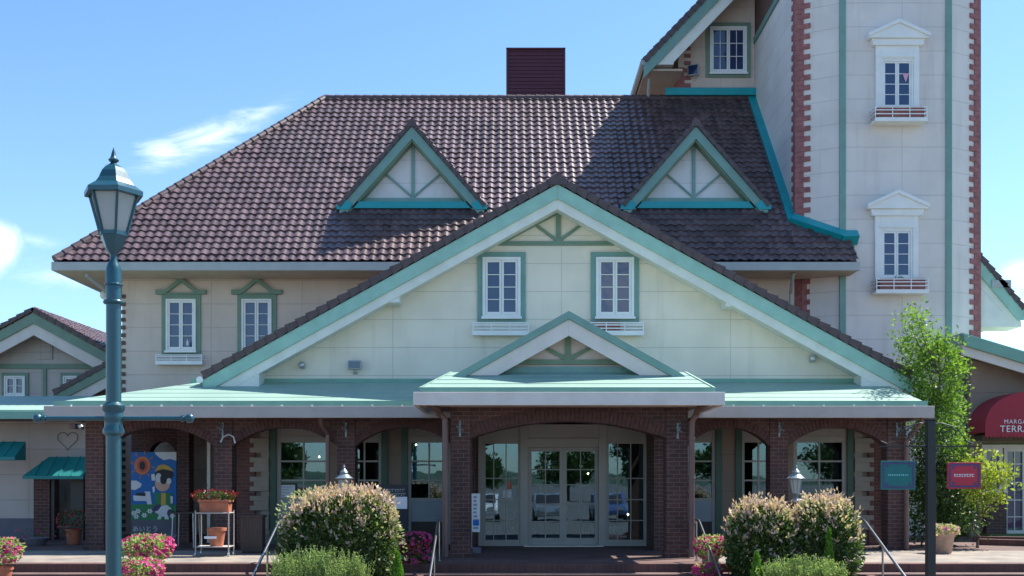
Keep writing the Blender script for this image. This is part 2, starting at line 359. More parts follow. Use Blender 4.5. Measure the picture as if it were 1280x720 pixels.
def tile_roof(name, A, U, V, w, l, parent, clips=(), tw=.25, ex=.29, mat='tile', seg=6):
    """interlocking wave tiles as real relief: A eave corner, U along the eave, V up the slope"""
    A = np.array(A, float); U = np.array(U, float); V = np.array(V, float); U /= np.linalg.norm(U); V /= np.linalg.norm(V)
    N = np.cross(U, V)
    if N[2] < 0: N = -N
    nu = int(math.ceil(w / tw)) * seg + 1; nr = int(math.ceil(l / ex))
    us = np.arange(nu) * tw / seg; ph = (us / tw) % 1.0
    prof = .035 * np.where(ph < .62, np.sin(np.pi * ph / .62), -.25 * np.sin(np.pi * (ph - .62) / .38))
    rows = []; vv = []
    for r in range(nr):
        rows.append((r * ex - .015, .05)); vv.append(r + .02); rows.append(((r + 1) * ex - .015, .012)); vv.append(r + .98)
    co = np.zeros((len(rows), nu, 3))
    rg = np.random.default_rng(nu * 7 + nr)
    for i, (v, h) in enumerate(rows):
        if i % 2 == 0: jit = np.repeat(rg.normal(size=nu // seg + 2) * .0035, seg)[:nu]; slip = np.repeat(rg.normal(size=nu // seg + 2) * .006, seg)[:nu]
        co[i] = A + np.outer(us, U) + np.outer(v + (slip if i % 2 == 0 else 0), V) + np.outer(prof + h + jit, N)
    verts = co.reshape(-1, 3); i, j = np.meshgrid(np.arange(len(rows) - 1), np.arange(nu - 1), indexing='ij'); a = (i * nu + j).ravel()
    faces = np.stack([a, a + 1, a + nu + 1, a + nu], 1)
    me = bpy.data.meshes.new(name); off = wloc(parent)
    me.from_pydata((verts - np.array(off)).tolist(), [], faces.tolist())
    uvl = me.uv_layers.new(name='UVMap'); vi = np.zeros(len(me.loops), np.int32); me.loops.foreach_get('vertex_index', vi)
    pid = np.repeat(np.arange(len(faces)), 4); fi = pid // (nu - 1); fj = pid % (nu - 1)
    uvs = np.stack([(fj // seg) + .5, np.array(vv)[fi] + .0], 1); uvl.data.foreach_set('uv', uvs.ravel())
    if clips:
        bm = bmesh.new(); bm.from_mesh(me)
        for pt, nn in clips:
            g = bm.verts[:] + bm.edges[:] + bm.faces[:]
            bmesh.ops.bisect_plane(bm, geom=g, plane_co=Vector(pt) - off, plane_no=Vector(nn), clear_outer=True)
        bm.to_mesh(me); bm.free()
    me.materials.append(M[mat]); me.shade_smooth(); me.set_sharp_from_angle(angle=R(50))
    o = bpy.data.objects.new(name, me); C.objects.link(o); o.parent = parent; return o
def caps(mb, p, q, r=.11, step=.32):
    """half round ridge caps, each overlapping the next"""
    p = Vector(p); q = Vector(q); L = (q - p).length; n = max(1, int(L / step)); d = (q - p) / n
    for i in range(n): mb.tube([p + d * i, p + d * (i + 1.06)], [r * 1.12, r * .92], 10)
def verge(mb, p, q, th=.13, w=.16, step=.29):
    """stepped verge tiles down a gable edge, p the foot, q the apex"""
    p = Vector(p); q = Vector(q); L = (q - p).length; n = int(round(L / step)); d = (q - p) / n; dn = d.normalized()
    up = Vector((-dn.z, 0, dn.x)) if dn.x > 0 else Vector((dn.z, 0, -dn.x))
    for i in range(n):
        a = p + d * i; b = p + d * (i + 1.04)
        t0 = up * .045; poly = [a + t0, b, b - up * (th * .8), a - up * th]
        mb.prism([(v.x, v.z) for v in poly], p.y - w / 2, p.y + w / 2)
def chev(mb, cx, az, hw, sl, t0, t1, y0, y1, cut=None):
    """one pair of rake boards: band between t0 and t1 (vertical measure) under the roof line"""
    for sgn in (-1, 1):
        xe = cx + sgn * hw
        poly = [(cx, az - t0), (xe, az - t0 - sl * hw), (xe, az - t1 - sl * hw), (cx, az - t1)]
        mb.prism(poly, y0, y1)

def window(parent, cx, z0, w, h, Y, cols=1, rows=4, leaves=2, fr=.06, depth=.09, mat='white', sill=True):
    """casement: outer frame part with leaves and glazing bars; the glass is its sub-part"""
    f = MB(); y0 = Y - depth; x0 = cx - w / 2; x1 = cx + w / 2; z1 = z0 + h
    f.box(x0, x0 + fr, y0, Y, z0, z1); f.box(x1 - fr, x1, y0, Y, z0, z1); f.box(x0 + fr, x1 - fr, y0, Y, z1 - fr, z1); f.box(x0 + fr, x1 - fr, y0, Y, z0, z0 + fr * 1.2)
    if sill: f.box(x0 - .03, x1 + .03, y0 - .05, y0 - .002, z0 - .03, z0 + .03)
    lw = (w - 2 * fr) / leaves; g = MB()
    for k in range(leaves):
        a = x0 + fr + k * lw; b = a + lw; s = .055; ya = y0 + .02; yb = Y - .01; zb = z0 + fr * 1.2; zt = z1 - fr
        f.box(a + .004, a + s, ya, yb, zb, zt); f.box(b - s, b - .004, ya, yb, zb, zt); f.box(a + s, b - s, ya, yb, zt - s, zt - .003); f.box(a + s, b - s, ya, yb, zb + .003, zb + s * 1.2)
        A = a + s; B = b - s; ZB = zb + s * 1.2; ZT = zt - s; bt = .022
        for r in range(1, rows): zz = ZB + (ZT - ZB) * r / rows; f.box(A, B, ya + .008, yb - .016, zz - bt / 2, zz + bt / 2)
        for c in range(1, cols): xx = A + (B - A) * c / cols; f.box(xx - bt / 2, xx + bt / 2, ya + .010, yb - .018, ZB, ZT)
        g.box(A, B, yb - .014, yb - .008, ZB, ZT)
    o = f.build('window', mat, parent, bevel=.006); g.build('pane', 'glass', o); return o
def surround(win, cx, z0, w, h, Y, t, mat='green', d=.05, ped=None, top=None, name='surround'):
    s = MB(); x0 = cx - w / 2; x1 = cx + w / 2; z1 = z0 + h
    s.box(x0 - t, x0, Y - d, Y, z0 - t * .8, z1 + t); s.box(x1, x1 + t, Y - d, Y, z0 - t * .8, z1 + t)
    s.box(x0, x1, Y - d, Y, z1, z1 + t); s.box(x0, x1, Y - d, Y, z0 - t * .8, z0)
    if ped:
        pw, ph, bt = ped; zb = z1 + t
        s.box(cx - pw / 2, cx - w / 2 - t * .2, Y - d - .05, Y, zb - .0 + .002, zb + bt); s.box(cx + w / 2 + t * .2, cx + pw / 2, Y - d - .05, Y, zb + .002, zb + bt)
        for sg in (-1, 1):
            s.prism([(cx + sg * pw * .40, zb + .03), (cx, zb + ph - .02), (cx, zb + ph - bt * 1.25), (cx + sg * pw * .40 - sg * .16, zb + .03)], Y - d - .046, Y - .001)
        s.box(cx - w / 2 - t * .2, cx + w / 2 + t * .2, Y - d - .02, Y - .002, zb + .004, zb + .05)
    return s.build(name, mat, win)
def flower_box(win, cx, z0, w, Y, h=.28, dp=.28, trough=None):
    s = MB(); x0 = cx - w / 2; x1 = cx + w / 2; y0 = Y - dp
    s.box(x0, x1, y0, Y, z0, z0 + .05)
    for zz in (z0 + h * .45, z0 + h * .72, z0 + h - .03):
        s.box(x0, x1, y0, y0 + .02, zz, zz + .028); s.box(x0, x0 + .02, y0 + .02, Y, zz, zz + .028); s.box(x1 - .02, x1, y0 + .02, Y, zz, zz + .028)
    n = 3
    for k in range(n + 1):
        xx = x0 + .015 + (w - .03) * k / n; s.box(xx - .013, xx + .013, y0 - .006, y0 - .001, z0 + .02, z0 + h)
    s.box(x0 - .002, x1 + .002, y0 - .012, y0 - .001, z0 - .02, z0 + .09)
    o = s.build('flower_box', 'white', win)
    if trough:
        MB().box(cx + trough[0], cx + trough[1], y0 + .04, Y - .04, z0 + .052, z0 + h + .02).build('trough', 'redbrick', win)
    return o

# ============================================================ SETTING
g = MB()
g.add([(-400, -400, -.62), (400, -400, -.62), (400, 900, -.62), (-400, 900, -.62)], [(0, 1, 2, 3)])
struct(g.build('ground', 'asphalt'))
struct(MB().box(-24, 24, 20.1, 45, -.61, -.004).box(-24, 24, 19.56, 20.1, -.15, -.006).build('terrace', 'tilefloor'))
g = MB(); g.box(-24, -1.75, 19.86, 23.2, -.003, .004); g.box(4.0, 24, 19.86, 23.2, -.003, .004); struct(g.build('terrace_paving', 'paving'))
g = MB(); g.box(-24, 24, 19.53, 19.86, -.148, .005); struct(g.build('terrace_kerb', 'riser'))
g = MB(); g.box(-24, 24, 19.08, 19.53, -.60, -.15); g.box(-24, 24, 18.6, 19.08, -.60, -.30); g.box(-24, 24, 18.1, 18.6, -.60, -.45); struct(g.build('steps', 'tilefloor'))
g = MB()
g.vprism([(12.9, 25.0), (40, 23.2), (40, 60), (12.9, 60)], -.003, .10); struct(g.build('lawn', 'lawn'))
g = MB()
for (a, b) in (((11.4, 25.4), (19.5, 20.9)), ((11.8, 26.6), (20.5, 23.6))):
    g.beam((a[0], a[1], .07), (b[0], b[1], .07), .22, .15)
struct(g.build('border_kerb', 'riser'))
# far hills, seen in reflections and through gaps only
g = MB(); rnd = random.Random(3)
vs = []
for k in range(73):
    a = 2 * math.pi * k / 72; h = 4 + 2 * math.sin(a * 3 + 1) + 1.5 * math.sin(a * 7) + rnd.uniform(-.5, .5)
    vs += [(380 * math.cos(a), 380 * math.sin(a), -2), (450 * math.cos(a), 450 * math.sin(a), h * .8)]
g.add(vs, [(2 * k, 2 * k + 2, 2 * k + 3, 2 * k + 1) for k in range(72)])
struct(g.build('hills', 'hills'))

# ============================================================ MAIN BUILDING
B = thing('shop_building', 'large cream building with brown tiled hip roof, front gable and brick arcade', 'building', (1.1, 25.5, 0))
EX0, EX1, EY, EZ, SL = -12.74, 9.64, 29.0, 7.67, 1.068
RY = 35.4; RZ = EZ + SL * (RY - EY); d = RY - EY
def roofpt(x, y): return EZ + SL * (y - EY)
# ---- rear wing walls
g = MB(); g.box(-11.32, 8.2, 30.2, 40.6, 0, 7.42); g.build('rear_wall', 'main_wall', B)
# roof deck under the tiles
g = MB()
A_ = [(EX0, EY, EZ - .06), (EX1, EY, EZ - .06), (EX1, RY, RZ - .06), (EX0 + d, RY, RZ - .06)]
Bk = [(EX0, 2 * RY - EY, EZ - .06), (EX1, 2 * RY - EY, EZ - .06)]
lo = [(EX0, EY, EZ - .2), (EX1, EY, EZ - .2), (EX1, 2 * RY - EY, EZ - .2), (EX0, 2 * RY - EY, EZ - .2)]
g.add(A_ + Bk + lo, [(0, 1, 2, 3), (3, 2, 5, 4), (0, 3, 4), (6, 9, 8, 7), (0, 6, 7, 1), (1, 7, 8, 5, 2), (5, 8, 9, 4), (4, 9, 6, 0)])
deck = g.build('roof_deck', 'tileedge', B)
al = math.atan(SL); ca, sa = math.cos(al), math.sin(al); LV = d / ca
roof = tile_roof('roof', (EX0, EY - .06, EZ), (1, 0, 0), (0, ca, sa), EX1 - EX0, LV, B,
                 clips=[((EX0, EY, 0), (-1, 1, 0)), ((EX1, 0, 0), (1, 0, 0)), ((0, RY, 0), (0, 1, 0))])
tile_roof('hip_roof', (EX0 - .0, EY, EZ), (0, 1, 0), (ca, 0, sa), 2 * d, LV, B,
          clips=[((EX0, EY, 0), (1, -1, 0)), ((EX0, 2 * RY - EY, 0), (1, 1, 0))])
g = MB(); caps(g, (EX0, EY, EZ + .05), (EX0 + d, RY, RZ + .08), .12); caps(g, (EX0 + d, RY, RZ + .06), (8.3, RY, RZ + .06), .12)
caps(g, (EX0, 2 * RY - EY, EZ + .05), (EX0 + d, RY, RZ + .08), .12)
g.build('ridge_tiles', 'tileedge', B, smooth=True)
# gutter and soffit
g = MB(); g.box(EX0 - .06, EX1 + .04, EY - .12, EY - .0, EZ - .27, EZ - .03); g.box(EX0 - .06, EX0 + .06, EY, 2 * RY - EY, EZ - .27, EZ - .03)
g.build('gutter', 'gutter', B, bevel=.015)
g = MB(); g.box(EX0 + .06, EX1, EY, 30.2, EZ - .262, EZ - .205); g.box(EX0 + .06, -11.3, 30.2, 41.7, EZ - .262, EZ - .205); g.build('soffit', 'soffit', B)
# rake-end bracket below left eave corner
g = MB(); g.tube([(-11.9, 29.05, 7.3), (-11.6, 29.9, 6.95), (-11.36, 30.25, 6.9)], .055, 8); g.build('downpipe', 'gutter', B, smooth=True)
g = MB(); g.box(-11.9, -11.25, 30.3, 30.42, 6.78, 6.98); g.ball((-11.9, 30.36, 6.98), .13, 10); g.build('eave_bracket', 'trim', B)
# left corner quoin blocks
g = MB()
for k in range(31):
    z = .1 + k * .225; g.box(-11.34, -11.22, 30.16, 30.198, z, z + .11)
g.build('corner_quoin', 'brownclad', B)
# right end of rear wall: quoin, trim strip, pipes
g = MB(); q0 = px(1002, 30.2)
g.box(q0, q0 + .24, 30.14, 30.19, 4.9, 7.42)
for k in range(11): g.box(q0 + .242, q0 + .44, 30.15, 30.19, 5.0 + k * .23, 5.0 + k * .23 + .115)
g.build('wall_quoin', 'redbrick', B)
g = MB(); g.tube([(px(984, 29.9), 29.2, 7.4), (px(984, 29.9), 29.4, 7.15), (px(989, 29.9), 29.95, 6.95), (px(989, 29.9), 29.95, 4)], .05, 8)
g.cut(); g.tube([(px(978, 29.9), 30.1, 6.7), (px(978, 29.9), 30.1, 4)], .035, 8); g.build('downpipe', 'gutter', B, smooth=True)

# ---- teal flashing where the roof meets tower and upper gable
g = MB(); T = [(8.22, RY - .1), (8.22, 30.25), (9.40, 29.70), (9.75, 29.70)]
def fl(p, q, w=.24, h=.13):
    g.beam((p[0], p[1], roofpt(0, p[1]) + .12), (q[0], q[1], roofpt(0, q[1]) + .12), w, h, (0, -1, 1))
fl((8.2, 35.4), (8.2, 30.2), .36); fl((8.14, 30.27), (9.45, 29.66), .3, .3); fl((9.38, 29.66), (9.85, 29.66), .3, .3)
g.box(5.2, 8.3, 35.2, 35.38, 14.62, 14.86); g.build('flashing', 'teal', B)

# ---- dormers
def dormer(cx, bx, Yf):
    s = Yf / F; hw = 92 * s; az = pz(153, Yf); bz = pz(257, Yf); sl = (az - bz) / hw
    # how far back the little roof runs until it dies into the main roof
    yb = EY + (az - EZ) / SL
    Dm = MB()
    yr = EY + (bz - EZ) / SL
    # solid wedge: side slopes are the tiles' deck
    th = .14
    Dm.add([(cx, Yf, az - th), (cx - hw, Yf, bz - th), (cx + hw, Yf, bz - th), (cx, yb, az - th), (cx - hw, yr + .05, bz - th), (cx + hw, yr + .05, bz - th)],
           [(0, 1, 2), (0, 3, 4, 1), (0, 2, 5, 3), (1, 4, 5, 2), (3, 5, 4)])
    wall = MB()
    i = .30
    wall.prism([(cx, az - .50), (cx - hw + .42, bz + .02), (cx + hw - .42, bz + .02)], Yf + .34, Yf + .42)
    root = wall.build('dormer', 'tower_side', B)
    r2 = MB()
    for sg in (-1, 1):
        r2.add([(cx, Yf - .02, az - .02), (cx + sg * hw, Yf - .02, bz - .02), (cx + sg * hw, yr + .1, bz - .02), (cx, yb + .1, az - .02),
                (cx, Yf - .02, az - .13), (cx + sg * hw, Yf - .02, bz - .13), (cx + sg * hw, yr + .1, bz - .13), (cx, yb + .1, az - .13)],
               [(0, 1, 2, 3), (4, 7, 6, 5), (0, 4, 5, 1), (1, 5, 6, 2), (2, 6, 7, 3), (3, 7, 4, 0)])
    r2.build('roof_deck', 'tileedge', root)
    for sg in (-1, 1):
        ang = math.atan(sl); L = hw / math.cos(ang)
        U = (0, 1, 0); V = (-sg * math.cos(ang), 0, math.sin(ang))
        tile_roof('roof', (cx + sg * hw, Yf, bz), U, V, yb - Yf + .2, L, root,
                  clips=[((0, EY, EZ + .02), (0, SL, -1)), ((cx, 0, 0), (-sg, 0, 0))])
    v = MB(); verge(v, (cx - hw, Yf, bz), (cx, Yf, az + .03), .10, .22); verge(v, (cx + hw, Yf, bz), (cx, Yf, az + .03), .10, .22)
    v.tube([(cx, Yf - .04, az - .02), (cx, yb, az - .02)], .09, 8); v.prism([(cx - .15, az - .17), (cx - .12, az + .0), (cx, az + .09), (cx + .12, az + .0), (cx + .15, az - .17), (cx, az - .15)], Yf - .125, Yf + .05); v.build('verge_tiles', 'tileedge', root)
    b = MB(); chev(b, cx, az, hw - .04, sl, .13, .50, Yf - .06, Yf + .0); b.build('rake_board', 'green', root)
    b = MB(); chev(b, cx, az, hw - .12, sl, .50, .56, Yf + .0, Yf + .36); b.build('soffit', 'olive', root)
    b = MB(); b.box(cx - hw + .25, cx + hw - .25, Yf + .26, Yf + .33, bz + .13, bz + .30); b.box(cx - .045, cx + .045, Yf + .28, Yf + .338, bz + .3, az - .55)
    for sg in (-1, 1): b.beam((cx, Yf + .31, bz + .32), (cx + sg * .95, Yf + .31, bz + 1.15), .05, .055, (0, 1, 0))
    b.build('timber_frame', 'green', root)
    b = MB(); b.box(cx - hw + .3, cx + hw - .3, Yf + .0, Yf + .34, bz - .07, bz + .125)
    for sg in (-1, 1): b.prism([(cx + sg * (hw + .04), bz - .13), (cx + sg * (hw + .04), bz + .02), (cx + sg * (hw - .18), bz + .19), (cx + sg * (hw - .42), bz + .02), (cx + sg * (hw - .34), bz - .13)], Yf - .09, Yf + .1)
    b.build('base_flashing', 'teal', root)
dormer(px(515, 30.6), 0, 30.6); dormer(px(869.5, 30.6), 0, 30.6)

# ---- louvred plant enclosure on the ridge
g = MB(); lx0, lx1 = px(633.5, 36.5), px(706, 36.5); lz = pz(60, 36.5)
g.box(lx0 + .05, lx1 - .05, 36.55, 38.5, 13, lz - .04)
n = 26
for k in range(n):
    z = 13.4 + (lz - 13.4) * k / n; g.xprism([(36.5, z), (36.56, z), (36.56, z + .12), (36.515, z + .12)], lx0, lx1); g.box(lx1 - .05, lx1, 36.56, 38.5, z, z + .1); g.box(lx0, lx0 + .05, 36.56, 38.5, z, z + .1)
g.box(lx0 - .02, lx1 + .02, 36.46, 38.54, lz - .05, lz); g.box(lx0 - .02, lx0 + .05, 36.46, 36.54, 13, lz); g.box(lx1 - .05, lx1 + .02, 36.46, 36.54, 13, lz)
g.build('rooftop_louvre', 'louver', B)

# ---- left windows with little pediments
for i, cx_ in enumerate((227, 321.5)):
    s = 30.2 / F; cx = px(cx_, 30.2); w = 37.5 * s; z0 = pz(440, 30.2); h = 66 * s
    wn = window(B, cx, z0, w, h, 30.2, 1, 4)
    surround(wn, cx, z0, w, h, 30.2, .13, 'sage', .05, ped=(63 * s, .52, .13))
    if i == 0: flower_box(wn, cx, pz(456, 30.2), 58 * s, 30.2, .27, .26)

# ---- front gable
GY = 25.5; cxg = 1.085; AZ = 8.82; HW = 8.5; GS = .552; RF = 24.9; FZ = AZ - GS * HW
g = MB()
xl, xr = px(326, GY), px(1073, GY)
zt = lambda x: AZ - .45 - GS * abs(x - cxg)
g.prism([(xl, 2.9), (xr, 2.9), (xr, zt(xr)), (cxg, zt(cxg)), (xl, zt(xl))], GY, GY + .2); g.build('gable_wall', 'gable_wall', B)
g = MB(); g.box(xl - .6, xl - .4, GY + .21, 30.2, 3, zt(xl) - .1); g.cut(); g.box(xr + .4, xr + .6, GY + .21, 30.2, 3, zt(xr) - .1); g.build('gable_side_wall', 'main_wall', B)
g = MB(); g.prism([(xl - .6, 3.0), (xr + .6, 3.0), (xr + .6, 3.15), (xl - .6, 3.15)], GY + .21, 30.2); g.build('upper_floor_slab', 'interior', B)
# roof slabs
g = MB()
for sg in (-1, 1):
    g.prism([(cxg, AZ - .06), (cxg + sg * HW, FZ - .06), (cxg + sg * HW, FZ - .24), (cxg, AZ - .24)], RF + .03, 30.5)
g.build('gable_roof_deck', 'tileedge', B)
ang = math.atan(GS); L = HW / math.cos(ang)
for sg in (-1, 1):
    tile_roof('gable_roof', (cxg + sg * HW, RF, FZ), (0, 1, 0), (-sg * math.cos(ang), 0, math.sin(ang)), 5.4, L, B,
              clips=[((0, EY, EZ), (0, SL, -1)) if False else ((cxg, 0, 0), (-sg, 0, 0))])
g = MB(); verge(g, (cxg - HW, RF, FZ), (cxg, RF, AZ + .02), .16, .2); verge(g, (cxg + HW, RF, FZ), (cxg, RF, AZ + .02), .16, .2)
caps(g, (cxg, RF - .04, AZ - .02), (cxg, 30.3, AZ - .02), .10); g.build('gable_verge_tiles', 'tileedge', B)
g = MB(); g.prism([(cxg - .24, AZ - .20), (cxg - .20, AZ - .04), (cxg, AZ + .09), (cxg + .20, AZ - .04), (cxg + .24, AZ - .20), (cxg, AZ - .19)], RF - .118, RF + .05); g.build('ridge_end_cap', 'tileedge', B)
g = MB(); chev(g, cxg, AZ, HW - .02, GS, .17, .51, RF - .06, RF - .0); g.build('rake_board', 'mint', B, bevel=.008)
g = MB(); chev(g, cxg, AZ, HW - .1, GS, .40, .75, RF + .002, RF + .09)
chev(g, cxg, AZ, HW - .9, GS, .55, .70, RF + .092, GY)
# boxed eave ends
for sg, xi in ((-1, px(325, 25)), (1, px(1075, 25))):
    xo = cxg + sg * (HW - .32); zi = AZ - .60 - GS * abs(xi - cxg); zo = AZ - .60 - GS * abs(xo - cxg)
    zb = 3.80
    g.prism([(xi, zb), (xo, zb), (xo, max(zo, zb + .02)), (xi, zi)], RF + .01, GY + .25)
g.build('soffit_board', 'trim', B, bevel=.008)
g = MB()
for cxp, cyp in ((488, 371), (918, 376)):
    x = px(cxp, 25.0); z = pz(cyp, 25.0); g.cut(); g.box(x - .23, x + .23, RF + .02, GY, z - .15, z + .15)
g.build('purlin_end', 'trim', B, bevel=.01)
g = MB()
for sg in (-1, 1): g.cut(); g.tube([(cxg + sg * (HW + .03), RF - .12, FZ - .16), (cxg + sg * (HW + .03), 30, FZ - .16)], .085, 8)
g.build('gutter', 'white', B)
# timber ornament
def ornament(parent, cx, apz, bz, hw, Y, mat='sage', t=.10, d=.04, bx=.52, brz=.35):
    g = MB(); sl = (apz - bz) / hw
    for sg in (-1, 1):
        g.prism([(cx, apz), (cx + sg * hw, bz), (cx + sg * (hw - t * 1.6), bz), (cx, apz - t * 1.15)], Y - d, Y - .001)
        xb = cx + sg * hw * bx; zb_ = apz - sl * hw * bx - t * .5
        g.beam((cx, Y - d * .6, bz + t * .9), (xb, Y - d * .6, zb_), d, t * .62, (0, 1, 0)) if False else g.prism([(cx + sg * .02, bz + t * .6), (cx + sg * .02, bz + t * 1.6), (xb, zb_ + t * .45), (xb + sg * t * .35, zb_ - t * .1)], Y - d + .004, Y - .002)
    g.box(cx - hw + t * .8, cx + hw - t * .8, Y - d - .002, Y - .003, bz - .002, bz + t); g.box(cx - t * .6, cx + t * .6, Y - d - .006, Y - .004, bz + .01, apz - t * .8)
    return g.build('timber_ornament', mat, parent)
ornament(B, px(698, GY), pz(262, GY), pz(307, GY), 82 * GY / F, GY, 'sage', .10, bx=.36)
# gable windows
for i, cxp in enumerate((627, 768.5)):
    s = GY / F; cx = px(cxp, GY); w = 47.5 * s; z0 = pz(398, GY); h = 76 * s
    wn = window(B, cx, z0, w, h, GY, 1, 4, fr=.07)
    surround(wn, cx, z0, w, h, GY, .125, 'green', .055)
    flower_box(wn, cx - (.01 if i else .02), pz(420, GY), 70 * s, GY, .30, .28, trough=None if i == 0 else (-.52, .12))

# ---- ground floor shop front behind the arcade
SY = 25.5; s_ = SY / F; XC = 1.216
ops = []     # (x0, x1, top opening)
def X(o): return XC + o
spans = [(-6.98 + .0, -5.69), (-5.28, -4.40), (-3.78, -2.72), (2.72, 3.78), (4.40, 5.28), (5.69, 6.98)]
g = MB(); z_top = 3.0; edges = [-7.5] + [v for sp in spans for v in sp] + [7.9]
fills = [(edges[0], spans[0][0])] + [(spans[i][1], spans[i + 1][0]) for i in (0, 1)] + [(spans[2][1], -2.1)] + [(2.15, spans[3][0])] + [(spans[i][1], spans[i + 1][0]) for i in (3, 4)] + [(spans[5][1], 7.9)]
for a, b in fills: g.cut(); g.box(X(a), X(b), SY, SY + .2, 0, z_top)
for a, b in spans: g.cut(); g.box(X(a), X(b), SY, SY + .2, 2.84, z_top)
g.cut(); g.box(X(-2.1), X(2.15), SY, SY + .2, 2.9, z_top)
g.build('shop_wall', 'shop_wall', B)
for i, (a, b) in enumerate(spans):
    f = MB(); x0, x1 = X(a), X(b); f_ = .09; y0 = SY + .02; y1 = SY + .12
    f.box(x0, x0 + f_, y0, y1, 0, 2.84); f.box(x1 - f_, x1, y0, y1, 0, 2.84); f.box(x0 + f_, x1 - f_, y0, y1, 2.5, 2.838); f.box(x0 + f_, x1 - f_, y0 - .015, y1 - .03, 2.64, 2.66)
    zs = [1.12, 1.57, 2.04, 2.5]; f.box(x0 + f_, x1 - f_, y0, y1, 1.07, 1.14)
    for z in zs[1:3]: f.box(x0 + f_, x1 - f_, y0 + .02, y1 - .02, z - .022, z + .022)
    xm = (x0 + x1) / 2; f.box(xm - .022, xm + .022, y0 + .024, y1 - .016, 1.14, 2.5)
    o = f.build('shop_window', 'shaded_trim', B, bevel=.006)
    MB().box(x0 + f_, x1 - f_, y0 + .045, y0 + .055, 1.14, 2.5).build('pane', 'shopglass', o)
    pn = MB().box(x0 + f_, x1 - f_, y0 + .01, y1 - .01, .56, 1.068); pn.build('lower_panel', 'rail_blue', o)
    MB().box(x0 + f_, x1 - f_, y0 + .02, y1 - .02, .002, .555).build('kick_panel', 'wood', o)
g = MB()
for o_ in (-7.07, -4.34, -3.85, 3.85, 4.34, 7.07): g.cut(); g.box(X(o_) - .075, X(o_) + .075, SY - .06, SY - .001, 0, 2.95)
g.build('corner_post', 'darkgreen', B)
# ends of the shop wall: brick piers with cream blocks
for sg in (-1, 1):
    g = MB(); xa = X(sg * 7.5); xb = X(sg * 7.98); g.box(xa, xb, SY - .1, SY + .45, 0, 2.98); g.build('end_pier', 'endbrick', B)
    g = MB()
    for k in range(11): g.box(X(sg * 7.16), X(sg * (7.52 if k % 2 else 7.36)), SY - .05 - (.06 if k % 2 else 0), SY - .002, .25 + k * .235, .25 + k * .235 + (.115 if k % 2 else .115))
    for k in range(11): g.box(X(sg * 7.16), X(sg * 7.62), SY - .11, SY - .101 + .005, .37 + k * .235, .37 + k * .235 + .115)
    g.build('cream_quoin', 'creamblock', B)
# interior
g = MB(); g.box(X(-8.1), X(8.1), 30.02, 30.12, 0, 3.0); g.cut(); g.box(X(-8.1), X(-7.98), 25.95, 30.0, 0, 3.0); g.cut(); g.box(X(7.98), X(8.1), 25.95, 30.0, 0, 3.0); g.build('interior_wall', 'interior', B)
g = MB(); g.box(X(-7.9), X(7.9), SY + .21, 30.0, .001, .006); g.build('interior_floor', 'interior_floor', B)
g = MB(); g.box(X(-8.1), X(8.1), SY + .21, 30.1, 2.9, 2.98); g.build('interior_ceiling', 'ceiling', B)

# ---- arcade
AY = 23.6; sA = AY / F
piers = [118, 278.5, 432.5, 974, 1121]
pcx = [px(v, AY) for v in piers]; pw = .41
g = MB()
for c in pcx:
    g.cut(); g.box(c - pw / 2, c + pw / 2, AY, AY + .42, 0, 2.35); g.box(c - pw / 2 - .03, c + pw / 2 + .03, AY - .03, AY + .45, 0, .12)
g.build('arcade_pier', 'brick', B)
ends = [(pcx[0], pcx[1]), (pcx[1], pcx[2]), (pcx[2], px(562, 23.6)), (px(866, 23.6), pcx[3]), (pcx[3], pcx[4])]
g = MB(); hd = MB()
ztop = 3.2
def arch(g, hd, x0, x1, zs, zc, Y, dep, ztop, ring=.2, flat=None):
    """segmental arch: wall above with voussoir ring standing a little proud"""
    c = (x0 + x1) / 2; hw = (x1 - x0) / 2; rise = zc - zs; Rr = (hw * hw + rise * rise) / (2 * rise); cz = zc - Rr; a0 = math.asin(hw / Rr); n = 26
    pts = [(c + Rr * math.sin(-a0 + 2 * a0 * i / n), cz + Rr * math.cos(-a0 + 2 * a0 * i / n)) for i in range(n + 1)]
    for (p, q) in zip(pts[:-1], pts[1:]):
        g.prism([p, q, (q[0], ztop), (p[0], ztop)], Y, Y + dep)
    hd.cut(); m = int(2 * a0 * Rr / .085)
    for i in range(m):
        t0 = -a0 + 2 * a0 * (i + .07) / m; t1 = -a0 + 2 * a0 * (i + .93) / m
        r0, r1 = Rr - .004, Rr + ring
        hd.prism([(c + r0 * math.sin(t0), cz + r0 * math.cos(t0)), (c + r0 * math.sin(t1), cz + r0 * math.cos(t1)), (c + r1 * math.sin(t1), cz + r1 * math.cos(t1)), (c + r1 * math.sin(t0), cz + r1 * math.cos(t0))], Y - .014, Y + .08)
for (a, b) in ends:
    xa = a + pw / 2; xb = b - pw / 2
    if a == px(866, 23.6): xa = a - .1
    if b == px(562, 23.6): xb = b + .1
    g.cut(); hd.cut(); arch(g, hd, xa, xb, 2.35, 2.78, AY + .03, .34, ztop)
for c in pcx: g.cut(); g.box(c - pw / 2, c + pw / 2, AY, AY + .42, 2.352, ztop)
g.build('arcade_wall', 'brick', B); hd.build('arch_bricks', 'vouss', B)
